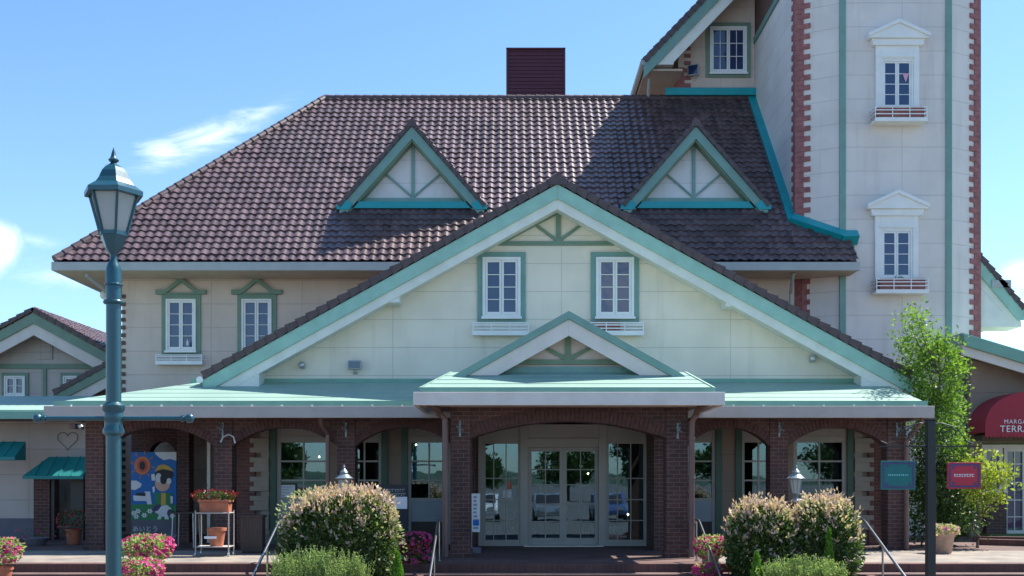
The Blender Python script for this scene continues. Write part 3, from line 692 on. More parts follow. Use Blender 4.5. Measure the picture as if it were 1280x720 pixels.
# side row of the left end: piers further back with arches
g = MB(); hd = MB()
g.box(-10.25, -9.76, 28.0, 28.35, 0, 3.1); g.cut(); g.box(-9.06, -8.75, 28.0, 28.35, 0, 3.1); g.cut(); arch(g, hd, -9.76, -9.06, 2.33, 2.62, 28.0, .35, 3.1, .14)
g.cut(); g.box(-8.5, -8.2, 26.4, 26.8, 0, 3.1)
g.build('rear_pier', 'brick', B); hd.build('rear_arch_bricks', 'vouss', B)
g = MB(); g.box(X(-8.75), X(-8.6), 26.6, 26.68, 0, 2.9); g.cut(); g.box(X(-9.0), X(-8.1), 27.6, 27.7, 0, 2.95); g.build('side_wall', 'shop_wall', B)
MB().box(X(-8.9), X(-8.82), 26.2, 26.3, 0, 2.6).build('door_jamb', 'pinktrim', B)
# ceiling
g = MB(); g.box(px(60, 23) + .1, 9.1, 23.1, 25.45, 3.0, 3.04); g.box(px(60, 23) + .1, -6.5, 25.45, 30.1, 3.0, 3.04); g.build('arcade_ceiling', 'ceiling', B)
# canopy roof
CZ = 3.31; CS = .27; cx0, cx1 = px(71, 23), px(1150, 23) + .1
g = MB()
yb = GY; n = (yb - 23) ; zb = CZ + CS * n
g.add([(cx0, 23, CZ), (cx1, 23, CZ), (cx1 - .12, yb, zb), (cx0 + n, yb, zb), (cx0 + 5.2, 30.1, zb + .0), (cx0 + n, 30.1, zb), (cx0, 30.1, CZ),
       (cx0, 23, CZ - .08), (cx1, 23, CZ - .08), (cx1 - .12, yb, CZ - .08), (cx0, 30.1, CZ - .08)],
      [(0, 1, 2, 3), (0, 3, 5, 6), (0, 7, 8, 1), (1, 8, 9, 2), (0, 6, 10, 7)])
g.add([(cx0 + n, yb, zb - .002), (xl, yb, zb - .002), (xl, 30.1, zb - .002), (cx0 + n, 30.1, zb - .002)], [(0, 1, 2, 3)])
# standing seams
k = 0
x = cx0 + .45
g.build('canopy_roof', 'copper', B)
g = MB()
for k in range(1, 5):
    y = 23 + n * k / 5; g.box(cx0 + (y - 23) + .02, cx1 - .14, y, y + .012, CZ + CS * (y - 23), CZ + CS * (y - 23) + .009)
g.build('roof_seams', 'copper', B)
g = MB(); g.box(cx0 - .03, cx1 + .03, 22.9, 22.998, CZ - .10, CZ + .015); g.box(cx0 - .03, cx0 + .0, 23.0, 30.1, CZ - .10, CZ + .015)
x = cx0
g.build('canopy_edge', 'copperedge', B)
g = MB(); g.box(px(57, 22.9), px(1166, 22.9), 22.8, 22.896, 2.945, CZ - .105); g.box(px(57, 22.9), px(57, 22.9) + .1, 22.9, 30.1, 2.945, CZ - .105); g.box(px(1166, 22.9) - .1, px(1166, 22.9), 22.9, 25.5, 2.945, CZ - .105)
g.build('canopy_fascia', 'fascia', B, bevel=.01)
g = MB()
for k in range(30):
    x = cx0 + .4 + k * .66
    if x < cx1: g.box(x - .02, x + .02, 22.78, 22.798, CZ - .12, CZ - .08)
g.build('gutter_clips', 'white', B)
MB().box(cx0 + 2.2, cx1 - .2, GY - .05, GY - .004, 3.93, 4.06).build('wall_flashing', 'copperedge', B)
# downpipes of the arcade
g = MB(); x = px(409, 23.4); g.tube([(x - .1, 23.05, 3.0), (x - .08, 23.15, 2.82), (x, 23.48, 2.6), (x, 23.5, 0.02)], .055, 8)
g.cut(); g.tube([(px(1147, 23.4), 23.05, 3.0), (px(1145, 23.4), 23.2, 2.8), (px(1133, 23.5), 23.5, 2.45), (px(1133, 23.5), 23.5, .02)], .055, 8)
g.cut(); g.tube([(px(312, 23.6), 24.2, 2.95), (px(312, 23.6), 24.2, 2.6)], .04, 8)
g.build('downpipe', 'pipe', B, smooth=True)

# ---- entrance porch
PY = 21.2; PC = 1.160; FYp = 20.4
g = MB(); hd = MB()
for c0, c1 in ((px(563, PY), px(588, PY)), (px(833, PY), px(860, PY))):
    g.cut(); g.box(c0, c1, PY, PY + .44, 0, 2.44); g.box(c0 - .03, c1 + .03, PY - .03, PY + .47, 0, .14)
    g.box(c0, c1, PY, PY + .44, 2.442, 3.2)
    g.cut(); g.box(c0 + .04, c1 - .04, 23.3, 24.75, 0, 3.1)
g.cut(); arch(g, hd, px(588, PY), px(833, PY), 2.44, 2.78, PY + .03, .6, 3.2, .26)
# side beams
for c0, c1 in ((px(563, PY) + .05, px(588, PY) - .05), (px(833, PY) + .05, px(860, PY) - .05)): g.cut(); g.box(c0, c1, PY + .45, 23.6, 2.7, 3.1)
DY = 24.75
g.cut(); g.box(px(588, PY) - .02, px(598, DY), DY - .15, DY + .2, 0, 2.98); g.cut(); g.box(px(815, DY), px(833, PY) + .2, DY - .15, DY + .2, 0, 2.98)
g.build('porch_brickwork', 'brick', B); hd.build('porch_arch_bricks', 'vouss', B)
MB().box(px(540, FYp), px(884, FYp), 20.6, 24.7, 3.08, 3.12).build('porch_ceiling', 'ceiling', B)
x0, x1 = px(517, FYp), px(905, FYp)
g = MB(); g.box(x0, x1, FYp - .1, FYp - .0, pz(507, FYp), pz(490.5, FYp)); g.box(x0, x0 + .1, FYp, 22.8, pz(507, FYp), pz(490.5, FYp)); g.box(x1 - .1, x1, FYp, 22.8, pz(507, FYp), pz(490.5, FYp))
g.build('porch_fascia', 'pinktrim', B, bevel=.01)
MB().box(x0 + .1, x1 - .1, FYp + .0, FYp + .7, pz(507, FYp) + .02, pz(507, FYp) + .05).build('porch_soffit', 'soffit', B)
rx0, rx1 = px(525, FYp), px(893, FYp); pe = pz(485, FYp); PGY = 21.3; run = PGY - FYp; PSL = (pz(470, PGY) - pe) / run; ph = pe + PSL * run
g = MB(); fx0, fx1 = px(563, PGY), px(860, PGY)
g.add([(rx0, FYp, pe), (rx1, FYp, pe), (fx1, PGY + .3, ph + PSL * .3), (fx0, PGY + .3, ph + PSL * .3), (rx0, 25.4, pe), (rx1, 25.4, pe), (fx0, 25.4, ph), (fx1, 25.4, ph)],
      [(0, 1, 2, 3), (0, 3, 6, 4), (1, 5, 7, 2)])
g.build('porch_roof', 'copper', B)
g = MB()
for k in range(1, 4):
    y = FYp + (run + .3) * k / 4; t = (y - FYp) / (run + .3); g.box(rx0 + (fx0 - rx0) * t + .02, rx1 - (rx1 - fx1) * t - .02, y, y + .012, pe + (y - FYp) * PSL, pe + (y - FYp) * PSL + .010)
g.beam((rx0, FYp, pe + .005), (fx0, PGY + .3, ph + PSL * .3 + .005), .05, .02); g.beam((rx1, FYp, pe + .005), (fx1, PGY + .3, ph + PSL * .3 + .005), .05, .02)
g.build('porch_roof_seams', 'copper', B)
g = MB(); g.box(rx0, rx1, FYp - .04, FYp - .002, pz(490, FYp) - .0, pe + .012); g.box(rx0 - .0, rx0 + .03, FYp, 25, pe - .1, pe + .01); g.box(rx1 - .03, rx1, FYp, 25, pe - .1, pe + .01); g.build('porch_roof_edge', 'copperedge', B)
# porch gable
pc = px(711, PGY); pa = pz(389, PGY); phw = 145 * PGY / F; psl = (pa - pz(470, PGY)) / phw
g = MB(); chev(g, pc, pa, phw, psl, 0, .16, PGY - .05, PGY + .02); g.build('porch_rake_edge', 'green', B)
g = MB(); chev(g, pc, pa, phw - .05, psl, .05, .16, PGY + .022, 25.45); g.build('porch_gable_roof', 'copper', B)
g = MB(); chev(g, pc, pa, phw - .12, psl, .162, .50, PGY - .0, PGY + .06); chev(g, pc, pa, phw - .2, psl, .162, .24, PGY + .062, PGY + .5); g.build('porch_rake_board', 'pinktrim', B, bevel=.006)
g = MB(); g.prism([(pc, pa - .2), (pc - phw + .4, pz(470, PGY)), (pc + phw - .4, pz(470, PGY))], PGY + .4, PGY + .5); g.build('porch_gable_wall', 'pinkpanel', B)
ornament(B, pc, pa - .36, pz(455.5, PGY + .4), 88 * PGY / F, PGY + .4, 'olive', .095, .05, bx=.38)
MB().box(pc - phw + .5, pc + phw - .5, PGY + .28, PGY + .38, pz(470, PGY), pz(456.5, PGY)).build('porch_base_trim', 'green', B)
# porch downpipes
g = MB()
xa = px(556, 20.9)
g.tube([(x0 + .25, 20.6, 3.1), (x0 + .45, 20.8, 2.98), (xa - .12, 21.0, 2.92), (xa, 21.05, 2.8), (xa, 21.05, .02)], .065, 10)
xb = px(866, 20.9); g.cut()
g.tube([(x1 - .3, 20.6, 3.1), (x1 - .45, 20.8, 2.98), (xb + .1, 21.0, 2.92), (xb, 21.05, 2.75), (xb, 21.05, .02)], .065, 10)
for z in (.7, 1.6, 2.4): g.tube([(xb, 21.05, z), (xb, 21.05, z + .05)], .08, 10)
g.build('porch_downpipe', 'pipe', B, smooth=True)

# ---- entrance doors
E = MB(); Y0 = 24.66; dx = lambda v: px(v, DY); dz = lambda v: pz(v, DY)
ft = .11
def bar(x0, x1, z0, z1, d0=0, d1=.1): E.box(x0, x1, Y0 + d0, Y0 + d1, z0, z1)
L0, L1, C0, C1, R0, R1 = dx(598), dx(650), dx(660), dx(748), dx(758), dx(813)
bar(L0, L0 + .12, .01, 2.62); bar(R1 - .12, R1, .01, 2.62)
bar(L1, C0, .01, 2.9, -.02, .12); bar(C1, R0, .01, 2.9, -.02, .12)
bar(C0, C1, 2.58, 2.9, 0, .08); bar(C0, C1, 2.36, 2.56, .02, .1); bar(C0, C1, 2.56, 2.58, -.03, .1)
for a, b in ((L0 + .12, L1), (R0, R1 - .12)):
    bar(a, b, .01, .16, -.01, .11); bar(a, b, 2.44, 2.9, .02, .1)
    for v in (598, 624.5, 650.5): bar(a, b, dz(v) - .014, dz(v) + .014, .03, .08)
    for t in (.28, .62): bar(a + (b - a) * t - .014, a + (b - a) * t + .014, .16, 2.44, .034, .076)
    bar(a, a + .05, .16, 2.44, .01, .09); bar(b - .05, b, .16, 2.44, .01, .09)
ef = E.build('entrance_frame', 'shaded_trim', B, bevel=.006)
g = MB()
for a, b in ((L0 + .12, L1), (R0, R1 - .12)): g.cut(); g.box(a + .05, b - .05, Y0 + .05, Y0 + .058, .16, 2.44)
g.build('sidelight_pane', 'shopglass', ef)
cm = (C0 + C1) / 2
for a, b in ((C0, cm), (cm, C1)):
    E = MB(); st = .085
    E.box(a, a + st, Y0 + .13, Y0 + .19, .03, 2.36); E.box(b - st, b, Y0 + .13, Y0 + .19, .03, 2.36); E.box(a + st, b - st, Y0 + .13, Y0 + .19, .03, .2); E.box(a + st, b - st, Y0 + .13, Y0 + .19, 2.26, 2.36)
    E.box((a + b) / 2 - .013, (a + b) / 2 + .013, Y0 + .14, Y0 + .18, .2, 2.26)
    for v in (587, 606, 630, 652): E.box(a + st, b - st, Y0 + .144, Y0 + .176, dz(v) - .012, dz(v) + .012)
    o = E.build('sliding_door', 'shaded_trim', B, bevel=.005)
    MB().box(a + st, b - st, Y0 + .157, Y0 + .163, .2, 2.26).build('pane', 'shopglass', o)
MB().box(C0 - .1, C1 + .1, DY - .25, DY + .1, .002, .035).build('door_threshold', 'steel', B)
# second floor band inside entrance: lobby walls
MB().box(px(588, PY) - .02, L0 - .001, DY + .05, DY + .2, .01, 2.9).box(R1 + .001, px(833, PY) + .2, DY + .05, DY + .2, .01, 2.9).build('lobby_jamb', 'interior', B)

# ============================================================ UPPER GABLE BLOCK (its own wing above the ridge)
U_ = thing('upper_gable_wing', 'tall cream gabled wing rising behind the main roof ridge beside the tower', 'building wing', (7, 35.4, 13.9))
g = MB(); UY = 35.4; ux0, ux1 = 5.66, 8.26
ucx, uaz, usl, uhw = 9.5, 20.85, 1.04, 5.15
zr = lambda x: uaz - usl * abs(x - ucx)
g.prism([(ux0, 13.9), (ux1, 13.9), (ux1, zr(ux1) - .4), (ux0, zr(ux0) - .4)], UY, UY + .2); g.box(ux0, ux0 + .2, UY + .2, 42, 10, zr(ux0) - .4); g.build('wall', 'main_wall', U_)
g = MB()
g.prism([(ucx, uaz - .05), (ucx - uhw, uaz - .05 - usl * uhw), (ucx - uhw, uaz - .25 - usl * uhw), (ucx, uaz - .25)], 34.45, 42)
g.build('roof_deck', 'soffit', U_)
tile_roof('roof', (ucx - uhw, 34.42, uaz - usl * uhw), (0, 1, 0), (1, 0, usl), 7.5, uhw * 1.44, U_)
g = MB(); verge(g, (ucx - uhw, 34.4, uaz - usl * uhw), (ucx, 34.4, uaz + .03), .17, .2); g.build('verge_tiles', 'tileedge', U_)
def half(mb, t0, t1, y0, y1, cut=0): 
    xe = ucx - uhw + cut; mb.prism([(ucx, uaz - t0), (xe, uaz - t0 - usl * (uhw - cut)), (xe, uaz - t1 - usl * (uhw - cut)), (ucx, uaz - t1)], y0, y1)
g = MB(); half(g, .2, .64, 34.34, 34.40); g.build('rake_board', 'green', U_)
g = MB(); g.prism([(ucx, uaz - .55), (ucx - 4.71, 15.4), (ucx - 4.16, 15.4), (ucx, uaz - 1.12)], 34.402, 34.48); g.prism([(4.5, 15.33), (5.35, 15.33), (5.35, 15.9), (4.85, 15.7)], 34.41, 35.4); g.build('soffit_board', 'trim', U_)
g = MB(); g.box(4.42, ux0, 34.5, 42, 15.15, 15.22); g.build('side_soffit', 'soffit', U_)
g = MB(); g.tube([(4.33, 34.4, 15.4), (4.33, 42, 15.4)], .09, 8); g.tube([(4.62, 35.0, 15.1), (4.62, 35.6, 14.2), (4.62, 36.3, 13.9)], .05, 8); g.build('gutter', 'gutter', U_)
g = MB(); g.box(ux0 - .03, ux0 + .20, UY - .05, UY - .002, 14.3, 15.6)
for k in range(7): g.box(ux0 + .202, ux0 + .42, UY - .04, UY - .002, 14.7 + k * .25, 14.7 + k * .25 + .125)
g.box(ux0 - .05, ux0 - .002, UY - .03, UY + .5, 14.2, 15.4); g.build('quoin', 'redbrick', U_)
s = UY / F; cx = px(910, UY); w = 46 * s; z0 = pz(93, UY); h = 59 * s
wn = window(U_, cx, z0, w, h, UY, 2, 3, fr=.07); surround(wn, cx, z0, w, h, UY, .135, 'sage', .06)

# ============================================================ TOWER
T_ = thing('stair_tower', 'tall pale octagonal tower with red brick corner quoins and white pedimented windows', 'tower', (10.94, 29.73, 0))
TY = 29.73; pl = [(8.27, 30.27), (9.42, TY), (12.46, TY), (13.6, 30.27), (13.6, 36.2), (8.27, 36.2)]
MB().vprism(pl, 0, 16.42).build('wall', 'tower_wall', T_)
off = [(8.3, 30.3), (9.44, TY + .03), (12.44, TY + .03), (13.57, 30.3), (13.57, 36.2), (8.3, 36.2)]
MB().vprism(off, 16.62, 20.5).build('upper_wall', 'brownclad', T_)
g = MB(); g.vprism([(8.21, 30.23), (9.40, TY - .06), (12.48, TY - .06), (13.66, 30.23), (13.66, 36.2), (8.21, 36.2)], 16.425, 16.615); g.build('string_course', 'green', T_)
MB().vprism([(7.8, 29.9), (9.2, 29.2), (12.7, 29.2), (14.1, 29.9), (14.1, 36.8), (7.8, 36.8)], 20.5, 20.8).build('roof_deck', 'brownclad', T_)
g = MB()
for x in (px(1053, TY), px(1185.5, TY)): g.cut(); g.box(x - .085, x + .085, TY - .045, TY + .05, 0, 16.42)
g.build('corner_strip', 'green', T_)
# quoins wrap the outer corners
g = MB(); rq = random.Random(5)
for cxq, sg in ((8.27, 1), (13.6, -1)):
    g.cut(); c = Vector((cxq, 30.27, 0)); e = Vector((1.15 * sg, -.54, 0)).normalized(); nrm = Vector((-.54 * sg, -1.15, 0)).normalized()
    if nrm.y > 0: nrm = -nrm
    z = .3; k = 0
    while z < 16.3:
        hh = .148; ln = .40 if k % 2 else .22; j = rq.uniform(-.012, .012)
        p0 = c + nrm * .035 - e * .03; p1 = c + e * (ln + j) + nrm * .035; p2 = c + e * (ln + j) - nrm * .01; p3 = c - e * .03 - nrm * .01
        g.vprism([(p0.x, p0.y), (p1.x, p1.y), (p2.x, p2.y), (p3.x, p3.y)], z, z + hh - .006)
        sx = cxq - sg * .035; ln2 = .22 if k % 2 else .40
        g.box(sx, cxq + sg * .004, 30.28, 30.27 + ln2, z, z + hh - .006)
        z += hh; k += 1
g.build('quoin', 'redbrick', T_)
for i, (dyp, cxp) in enumerate(((0, 1120.5), (212, 1119.5))):
    s = TY / F; cx = px(cxp, TY); z0 = pz(138 + dyp, TY); w = 40 * s; h = 63 * s
    wn = window(T_, cx, z0, w, h, TY - .02, 1, 4, fr=.06, depth=.06)
    sd = MB(); ow = 54 * s; zt = pz(56 + dyp, TY)
    sd.box(cx - ow / 2, cx - w / 2 - .001, TY - .10, TY - .001, z0 - .05, zt); sd.box(cx + w / 2 + .001, cx + ow / 2, TY - .10, TY - .001, z0 - .05, zt); sd.box(cx - w / 2, cx + w / 2, TY - .10, TY - .001, z0 + h + .001, zt)
    sd.box(cx - w / 2 - .06, cx + w / 2 + .06, TY - .12, TY - .102, z0 + h + .04, z0 + h + .09)
    sd.build('surround', 'white', wn, bevel=.008)
    pd = MB(); pwid = 37 * s; za = pz(30 + dyp, TY); zb = pz(51 + dyp, TY)
    pd.prism([(cx - pwid * .84, pz(59 + dyp, TY)), (cx + pwid * .84, pz(59 + dyp, TY)), (cx + pwid * .9, zb), (cx - pwid * .9, zb)], TY - .16, TY)
    pd.prism([(cx - pwid, zb + .002), (cx + pwid, zb + .002), (cx + pwid, zb + .10), (cx, za), (cx - pwid, zb + .10)], TY - .22, TY)
    for sg in (-1, 1): pd.prism([(cx + sg * (pwid + .03), zb + .03), (cx + sg * (pwid + .03), zb + .13), (cx, za + .05), (cx, za - .06)], TY - .27, TY - .222)
    pd.build('pediment', 'white', wn, bevel=.008)
    flower_box(wn, cx - .02 + .06 * i, pz(157 + dyp, TY), 65 * s, TY, .40, .42, trough=(-.62, .66))
MB().prism([(px(1127, TY), pz(93, TY)), (px(1135, TY), pz(93, TY)), (px(1131, TY), pz(104, TY))], TY - .07, TY - .058).build('pennant', 'pennant', T_)

# ============================================================ LEFT ANNEX (gabled, further back) and low lean-to
A1 = thing('gabled_annex', 'small beige gabled annex with green bands and a tiled roof at far left', 'building', (px(42, 34), 34, 0))
Y = 34.0; ax = px(42, Y); az = pz(386, Y); asl = .54; ahw = 4.9
g = MB(); g.prism([(ax - 4.2, 0), (ax + 3.9, 0), (ax + 3.9, az - .6 - asl * 3.9), (ax, az - .6), (ax - 4.2, az - .6 - asl * 4.2)], Y + .7, Y + 8); g.build('wall', 'annex_wall', A1)
g = MB()
for sg in (-1, 1): g.prism([(ax, az - .04), (ax + sg * ahw, az - .04 - asl * ahw), (ax + sg * ahw, az - .2 - asl * ahw), (ax, az - .2)], Y + .02, Y + 9)
g.build('roof_deck', 'soffit', A1)
a_ = math.atan(asl)
for sg in (-1, 1): tile_roof('roof', (ax + sg * ahw, Y, az - asl * ahw), (0, 1, 0), (-sg * math.cos(a_), 0, math.sin(a_)), 9, ahw / math.cos(a_), A1, clips=[((ax, 0, 0), (-sg, 0, 0))])
g = MB(); verge(g, (ax - ahw, Y, az - asl * ahw), (ax, Y, az + .03), .12, .2); verge(g, (ax + ahw, Y, az - asl * ahw), (ax, Y, az + .03), .12, .2); g.build('verge_tiles', 'tileedge', A1)
g = MB(); chev(g, ax, az, ahw, asl, .15, .48, Y - .06, Y); g.build('rake_board', 'sage', A1)
g = MB(); chev(g, ax, az, ahw - .1, asl, .48, .86, Y + .002, Y + .1); g.build('soffit_board', 'pinktrim', A1)
Yw = Y + .7
g = MB(); g.box(ax - 4.2, ax + 3.9, Yw - .05, Yw - .001, pz(461, Yw), pz(455, Yw)); g.box(px(54, Yw), px(58.5, Yw), Yw - .045, Yw - .001, 3, pz(461, Yw) - .002); g.build('timber_band', 'sage', A1)
g = MB(); x0, x1 = px(46, Yw), px(66, Yw); z0, z1 = pz(449, Yw), pz(420, Yw)
g.prism([(x0, z0), (x1, z0), (x1, z1), ((x0 + x1) / 2, pz(413, Yw)), (x0, z1)], Yw - .05, Yw - .001)
for k in range(9): g.box(x0 + .05, x1 - .05, Yw - .075, Yw - .052, z0 + .06 + k * .078, z0 + .10 + k * .078)
g.build('vent_louvre', 'annex_wall', A1)
for cxp in (19.5, 93): 
    s = Yw / F; wn = window(A1, px(cxp, Yw), pz(496, Yw), 26 * s, 26 * s, Yw, 1, 2, fr=.05); surround(wn, px(cxp, Yw), pz(496, Yw), 26 * s, 26 * s, Yw, .1, 'sage', .05)
A2 = thing('side_gable', 'small tiled roof slope with green rake board between street lamp and left annex', 'building', (px(130, 32), 32, 0))
Y = 31.6; x0 = px(67, Y); z0 = pz(489, Y); x1 = -11.4; z1 = z0 + (x1 - x0) * .54
g = MB(); g.prism([(x0, z0 - .04), (x1, z1 - .04), (x1, z1 - .2), (x0, z0 - .2)], Y + .02, Y + 5); g.build('roof_deck', 'soffit', A2)
tile_roof('roof', (x0, Y, z0), (0, 1, 0), (math.cos(a_), 0, math.sin(a_)), 5, (x1 - x0) / math.cos(a_), A2)
g = MB(); verge(g, (x0, Y, z0), (x1, Y, z1), .14, .2); g.build('verge_tiles', 'tileedge', A2)
g = MB(); g.prism([(x0, z0 - .12), (x1, z1 - .12), (x1, z1 - .42), (x0 + .1, z0 - .36)], Y - .06, Y); g.build('rake_board', 'sage', A2)
g = MB(); g.prism([(x0 + .1, z0 - .36), (x1, z1 - .42), (x1, z1 - .76), (x0 + .6, z0 - .44)], Y + .002, Y + .1); g.build('soffit_board', 'pinktrim', A2)
g = MB(); g.prism([(x0 + .7, 0), (x1, 0), (x1, z1 - .4), (x0 + .7, z0 - .2)], Y + .5, Y + .7); g.build('wall', 'shop_wall', A2)

A3 = thing('low_annex', 'low beige annex with pale metal eave and brick doorway behind the street lamp', 'building', (-13, 28, 0))
Y = 28.0
g = MB(); g.box(-26, px(66, Y), Y, Y + .2, .55, 3.25); g.box(px(98, Y), -10.9, Y, Y + .2, .55, 3.25); g.box(px(66, Y), px(98, Y), Y, Y + .2, 2.2, 3.25); g.build('wall', 'annex_wall', A3)
g = MB(); g.box(-26, px(66, Y), Y - .03, Y + .2, 0, .548); g.box(px(98, Y), -10.9, Y - .03, Y + .2, 0, .548); g.build('plinth', 'greybase', A3)
g = MB(); g.add([(-26, 26.4, 3.36), (-11.0, 26.4, 3.36), (-11.0, 30, 4.0), (-26, 30, 4.0), (-26, 26.4, 3.3), (-11, 26.4, 3.3), (-11, 30, 3.3), (-26, 30, 3.3)], [(0, 1, 2, 3), (0, 4, 5, 1), (1, 5, 6, 2), (7, 6, 5, 4), (2, 6, 7, 3), (3, 7, 4, 0)]); g.build('roof', 'copper', A3)
g = MB(); g.box(-26, -11.0, 26.3, 26.395, pz(523.5, 26.3), pz(515.5, 26.3)); g.build('eave_fascia', 'copperedge', A3)
g = MB(); g.box(-26, -11.0, 26.396, 28, pz(523.5, 26.3) + .03, pz(523.5, 26.3) + .07); g.build('soffit', 'ceiling', A3)
g = MB(); g.box(px(42, 27.4), px(62, 27.4), 27.4, 27.99, 0, pz(598, 27.4)); g.build('brick_pier', 'brick', A3)
g = MB(); x0, x1 = px(62, 27.4), px(104, 27.4); g.box(x0, x0 + .1, 27.45, 27.55, 0, 2.1); g.box(x1 - .35, x1 - .02, 27.45, 27.6, 0, 2.0); g.box(x0, x1, 27.42, 27.5, 1.42 + .2, 1.75); g.build('door_frame', 'blackmetal', A3)
g = MB(); g.box(px(60, 29), px(108, 29), 28.9, 29.0, .3, 2.3); g.build('inner_wall', 'annex_wall', A3)
g = MB(); g.box(px(66, 28.7), px(80, 28.7), 28.7, 28.88, pz(631, 28.7), pz(608, 28.7)); g.box(px(68, 28.7), px(78, 28.7), 28.68, 28.699, pz(628, 28.7), pz(612, 28.7)); g.build('meter_box', 'gutter', A3)
def awning(name, label, x0, x1, skew, Yf, Yb, zb, zt, mat, left_open=True, drop=.08):
    a = thing(name, label, 'awning', ((x0 + x1) / 2, Yb, zb))
    g = MB(); vs = [(x0, Yf, zb), (x1, Yf, zb), (x1, Yb, zt), (x0 + skew, Yb, zt), (x0, Yf, zb - drop), (x1, Yf, zb - drop), (x1, Yb, zb - drop), (x0 + skew, Yb, zb - drop)]
    g.add(vs, [(0, 1, 2, 3), (0, 3, 7, 4), (0, 4, 5, 1), (1, 5, 6, 2), (4, 7, 6, 5), (2, 6, 7, 3)]); g.build('canvas', mat, a)
    g = MB(); n = int((x1 - x0) / .33)
    for k in range(1, n + 1):
        x = x0 + (x1 - x0) * k / (n + 1); t = min(1, (x - x0) / max(skew, .01)); g.beam((x, Yf, zb + .01), (x, Yf + (Yb - Yf) * t, zb + (zt - zb) * t + .01), .02, .02)
    g.build('seam', mat, a)
awning('teal_awning', 'teal metal awning over the brick doorway left of the street lamp', px(28, 26.8), px(104, 26.8), .42, 26.8, 27.4, pz(595, 26.8), pz(571, 27.4) , 'awnteal')
awning('teal_awning', 'small teal awning cut by the left edge of the picture', px(-40, 26.9), px(30, 26.9), .4, 26.4, 27.0, pz(571, 26.4), pz(552, 27.0), 'awnteal')
a_r = MB(); 

# ============================================================ RIGHT WING and cafe
W2 = thing('rear_gable_wing', 'tiled gable wing with pale soffit peeking out right of the brick cornered tower', 'building wing', (11, 31, 0))
Y = 30.4; wx = 10.94; tipx = px(1281, Y); tz = pz(385, Y); wsl = 1.18; whw = tipx - wx; waz = tz + wsl * whw
g = MB()
g.prism([(wx, waz - .04), (tipx, tz - .04), (tipx, tz - .22), (wx, waz - .22)], Y + .02, 40); g.build('roof_deck', 'trim', W2)
tile_roof('roof', (tipx, Y, tz), (0, 1, 0), (-1, 0, wsl), 9.5, whw * math.hypot(1, wsl), W2)
g = MB(); verge(g, (tipx, Y, tz), (wx, Y, waz + .02), .13, .2); g.build('verge_tiles', 'tileedge', W2)
g = MB(); g.prism([(wx, waz - .15), (tipx, tz - .15), (tipx - .0, tz - .35), (tipx - .2, tz - .38), (wx, waz - .64)], Y - .06, Y); g.build('rake_board', 'mint', W2)
g = MB(); g.prism([(wx, waz - .6), (tipx - .1, tz - .45), (tipx - .25, tz - .52), (wx, waz - 1.2)], Y + .002, Y + .1)
g.prism([(13.0, tz - .55), (tipx - .1, tz - .55), (tipx - .1, tz - .40), (tipx - .9, tz + .35), (13.0, tz + 1.3)], Y + .012, Y + .9)
g.build('soffit_board', 'trim', W2)
g = MB(); g.tube([(tipx + .05, Y - .1, tz - .2), (tipx + .05, 40, tz - .2)], .09, 8); g.build('gutter', 'gutter', W2)
g = MB(); g.prism([(9.2, 0), (13.95, 0), (13.95, tz + .3), (9.2, tz + 3.4)], Y + .9, 34); g.build('wall', 'redbrick', W2)
g = MB(); g.box(px(1250, Y) - .28, px(1250, Y) + .28, Y - .1, Y + .3, pz(355, Y) - .12, pz(355, Y) + .1); g.build('purlin_end', 'gutter', W2)

K = thing('terrace_cafe', 'low beige cafe building with teal eave at the right edge', 'building', (15, 29, 0))
Y = 28.8
kz = lambda x: pz(437, Y) - .30 * (x - px(1225, Y)) + .1
g = MB(); g.prism([(12.7, 0), (26, 0), (26, 2.2), (12.7, kz(12.7) - .35)] if False else [(12.7, 2.62), (20, 2.62), (20, max(2.9, kz(20) - .4)), (12.7, kz(12.7) - .45)], Y, Y + .2)
g.box(20, 26, Y, Y + .2, 0, 2.9); g.box(12.7, px(1228, Y), Y, Y + .2, 0, 2.62); g.build('wall', 'shop_wall', K)
g = MB(); p0 = (12.2, Y - .7, kz(12.2)); p1 = (22, Y - .7, kz(22))
g.prism([(12.2, kz(12.2)), (22, kz(22)), (22, kz(22) - .3), (12.2, kz(12.2) - .3)], Y - .75, Y - .65); g.build('rake_board', 'copperedge', K)
g = MB(); g.prism([(12.2, kz(12.2) - .28), (22, kz(22) - .28), (22, kz(22) - .55), (12.2, kz(12.2) - .55)], Y - .648, Y - .55); g.prism([(12.2, kz(12.2) - .28), (22, kz(22) - .28), (22, kz(22) - .34), (12.2, kz(12.2) - .34)], Y - .548, Y + .2); g.build('soffit_board', 'pinktrim', K)
g = MB(); g.prism([(12.2, kz(12.2) + .05), (22, kz(22) + .05), (22, kz(22) - .25), (12.2, kz(12.2) - .25)], Y - .64, Y + 8); g.build('roof', 'copper', K)
MB().box(12.8, 22, Y - .5, Y + 8, 2.66, 2.8).build('ceiling', 'ceiling', K)  # unseen slab added to stop sun falling through onto the door frames
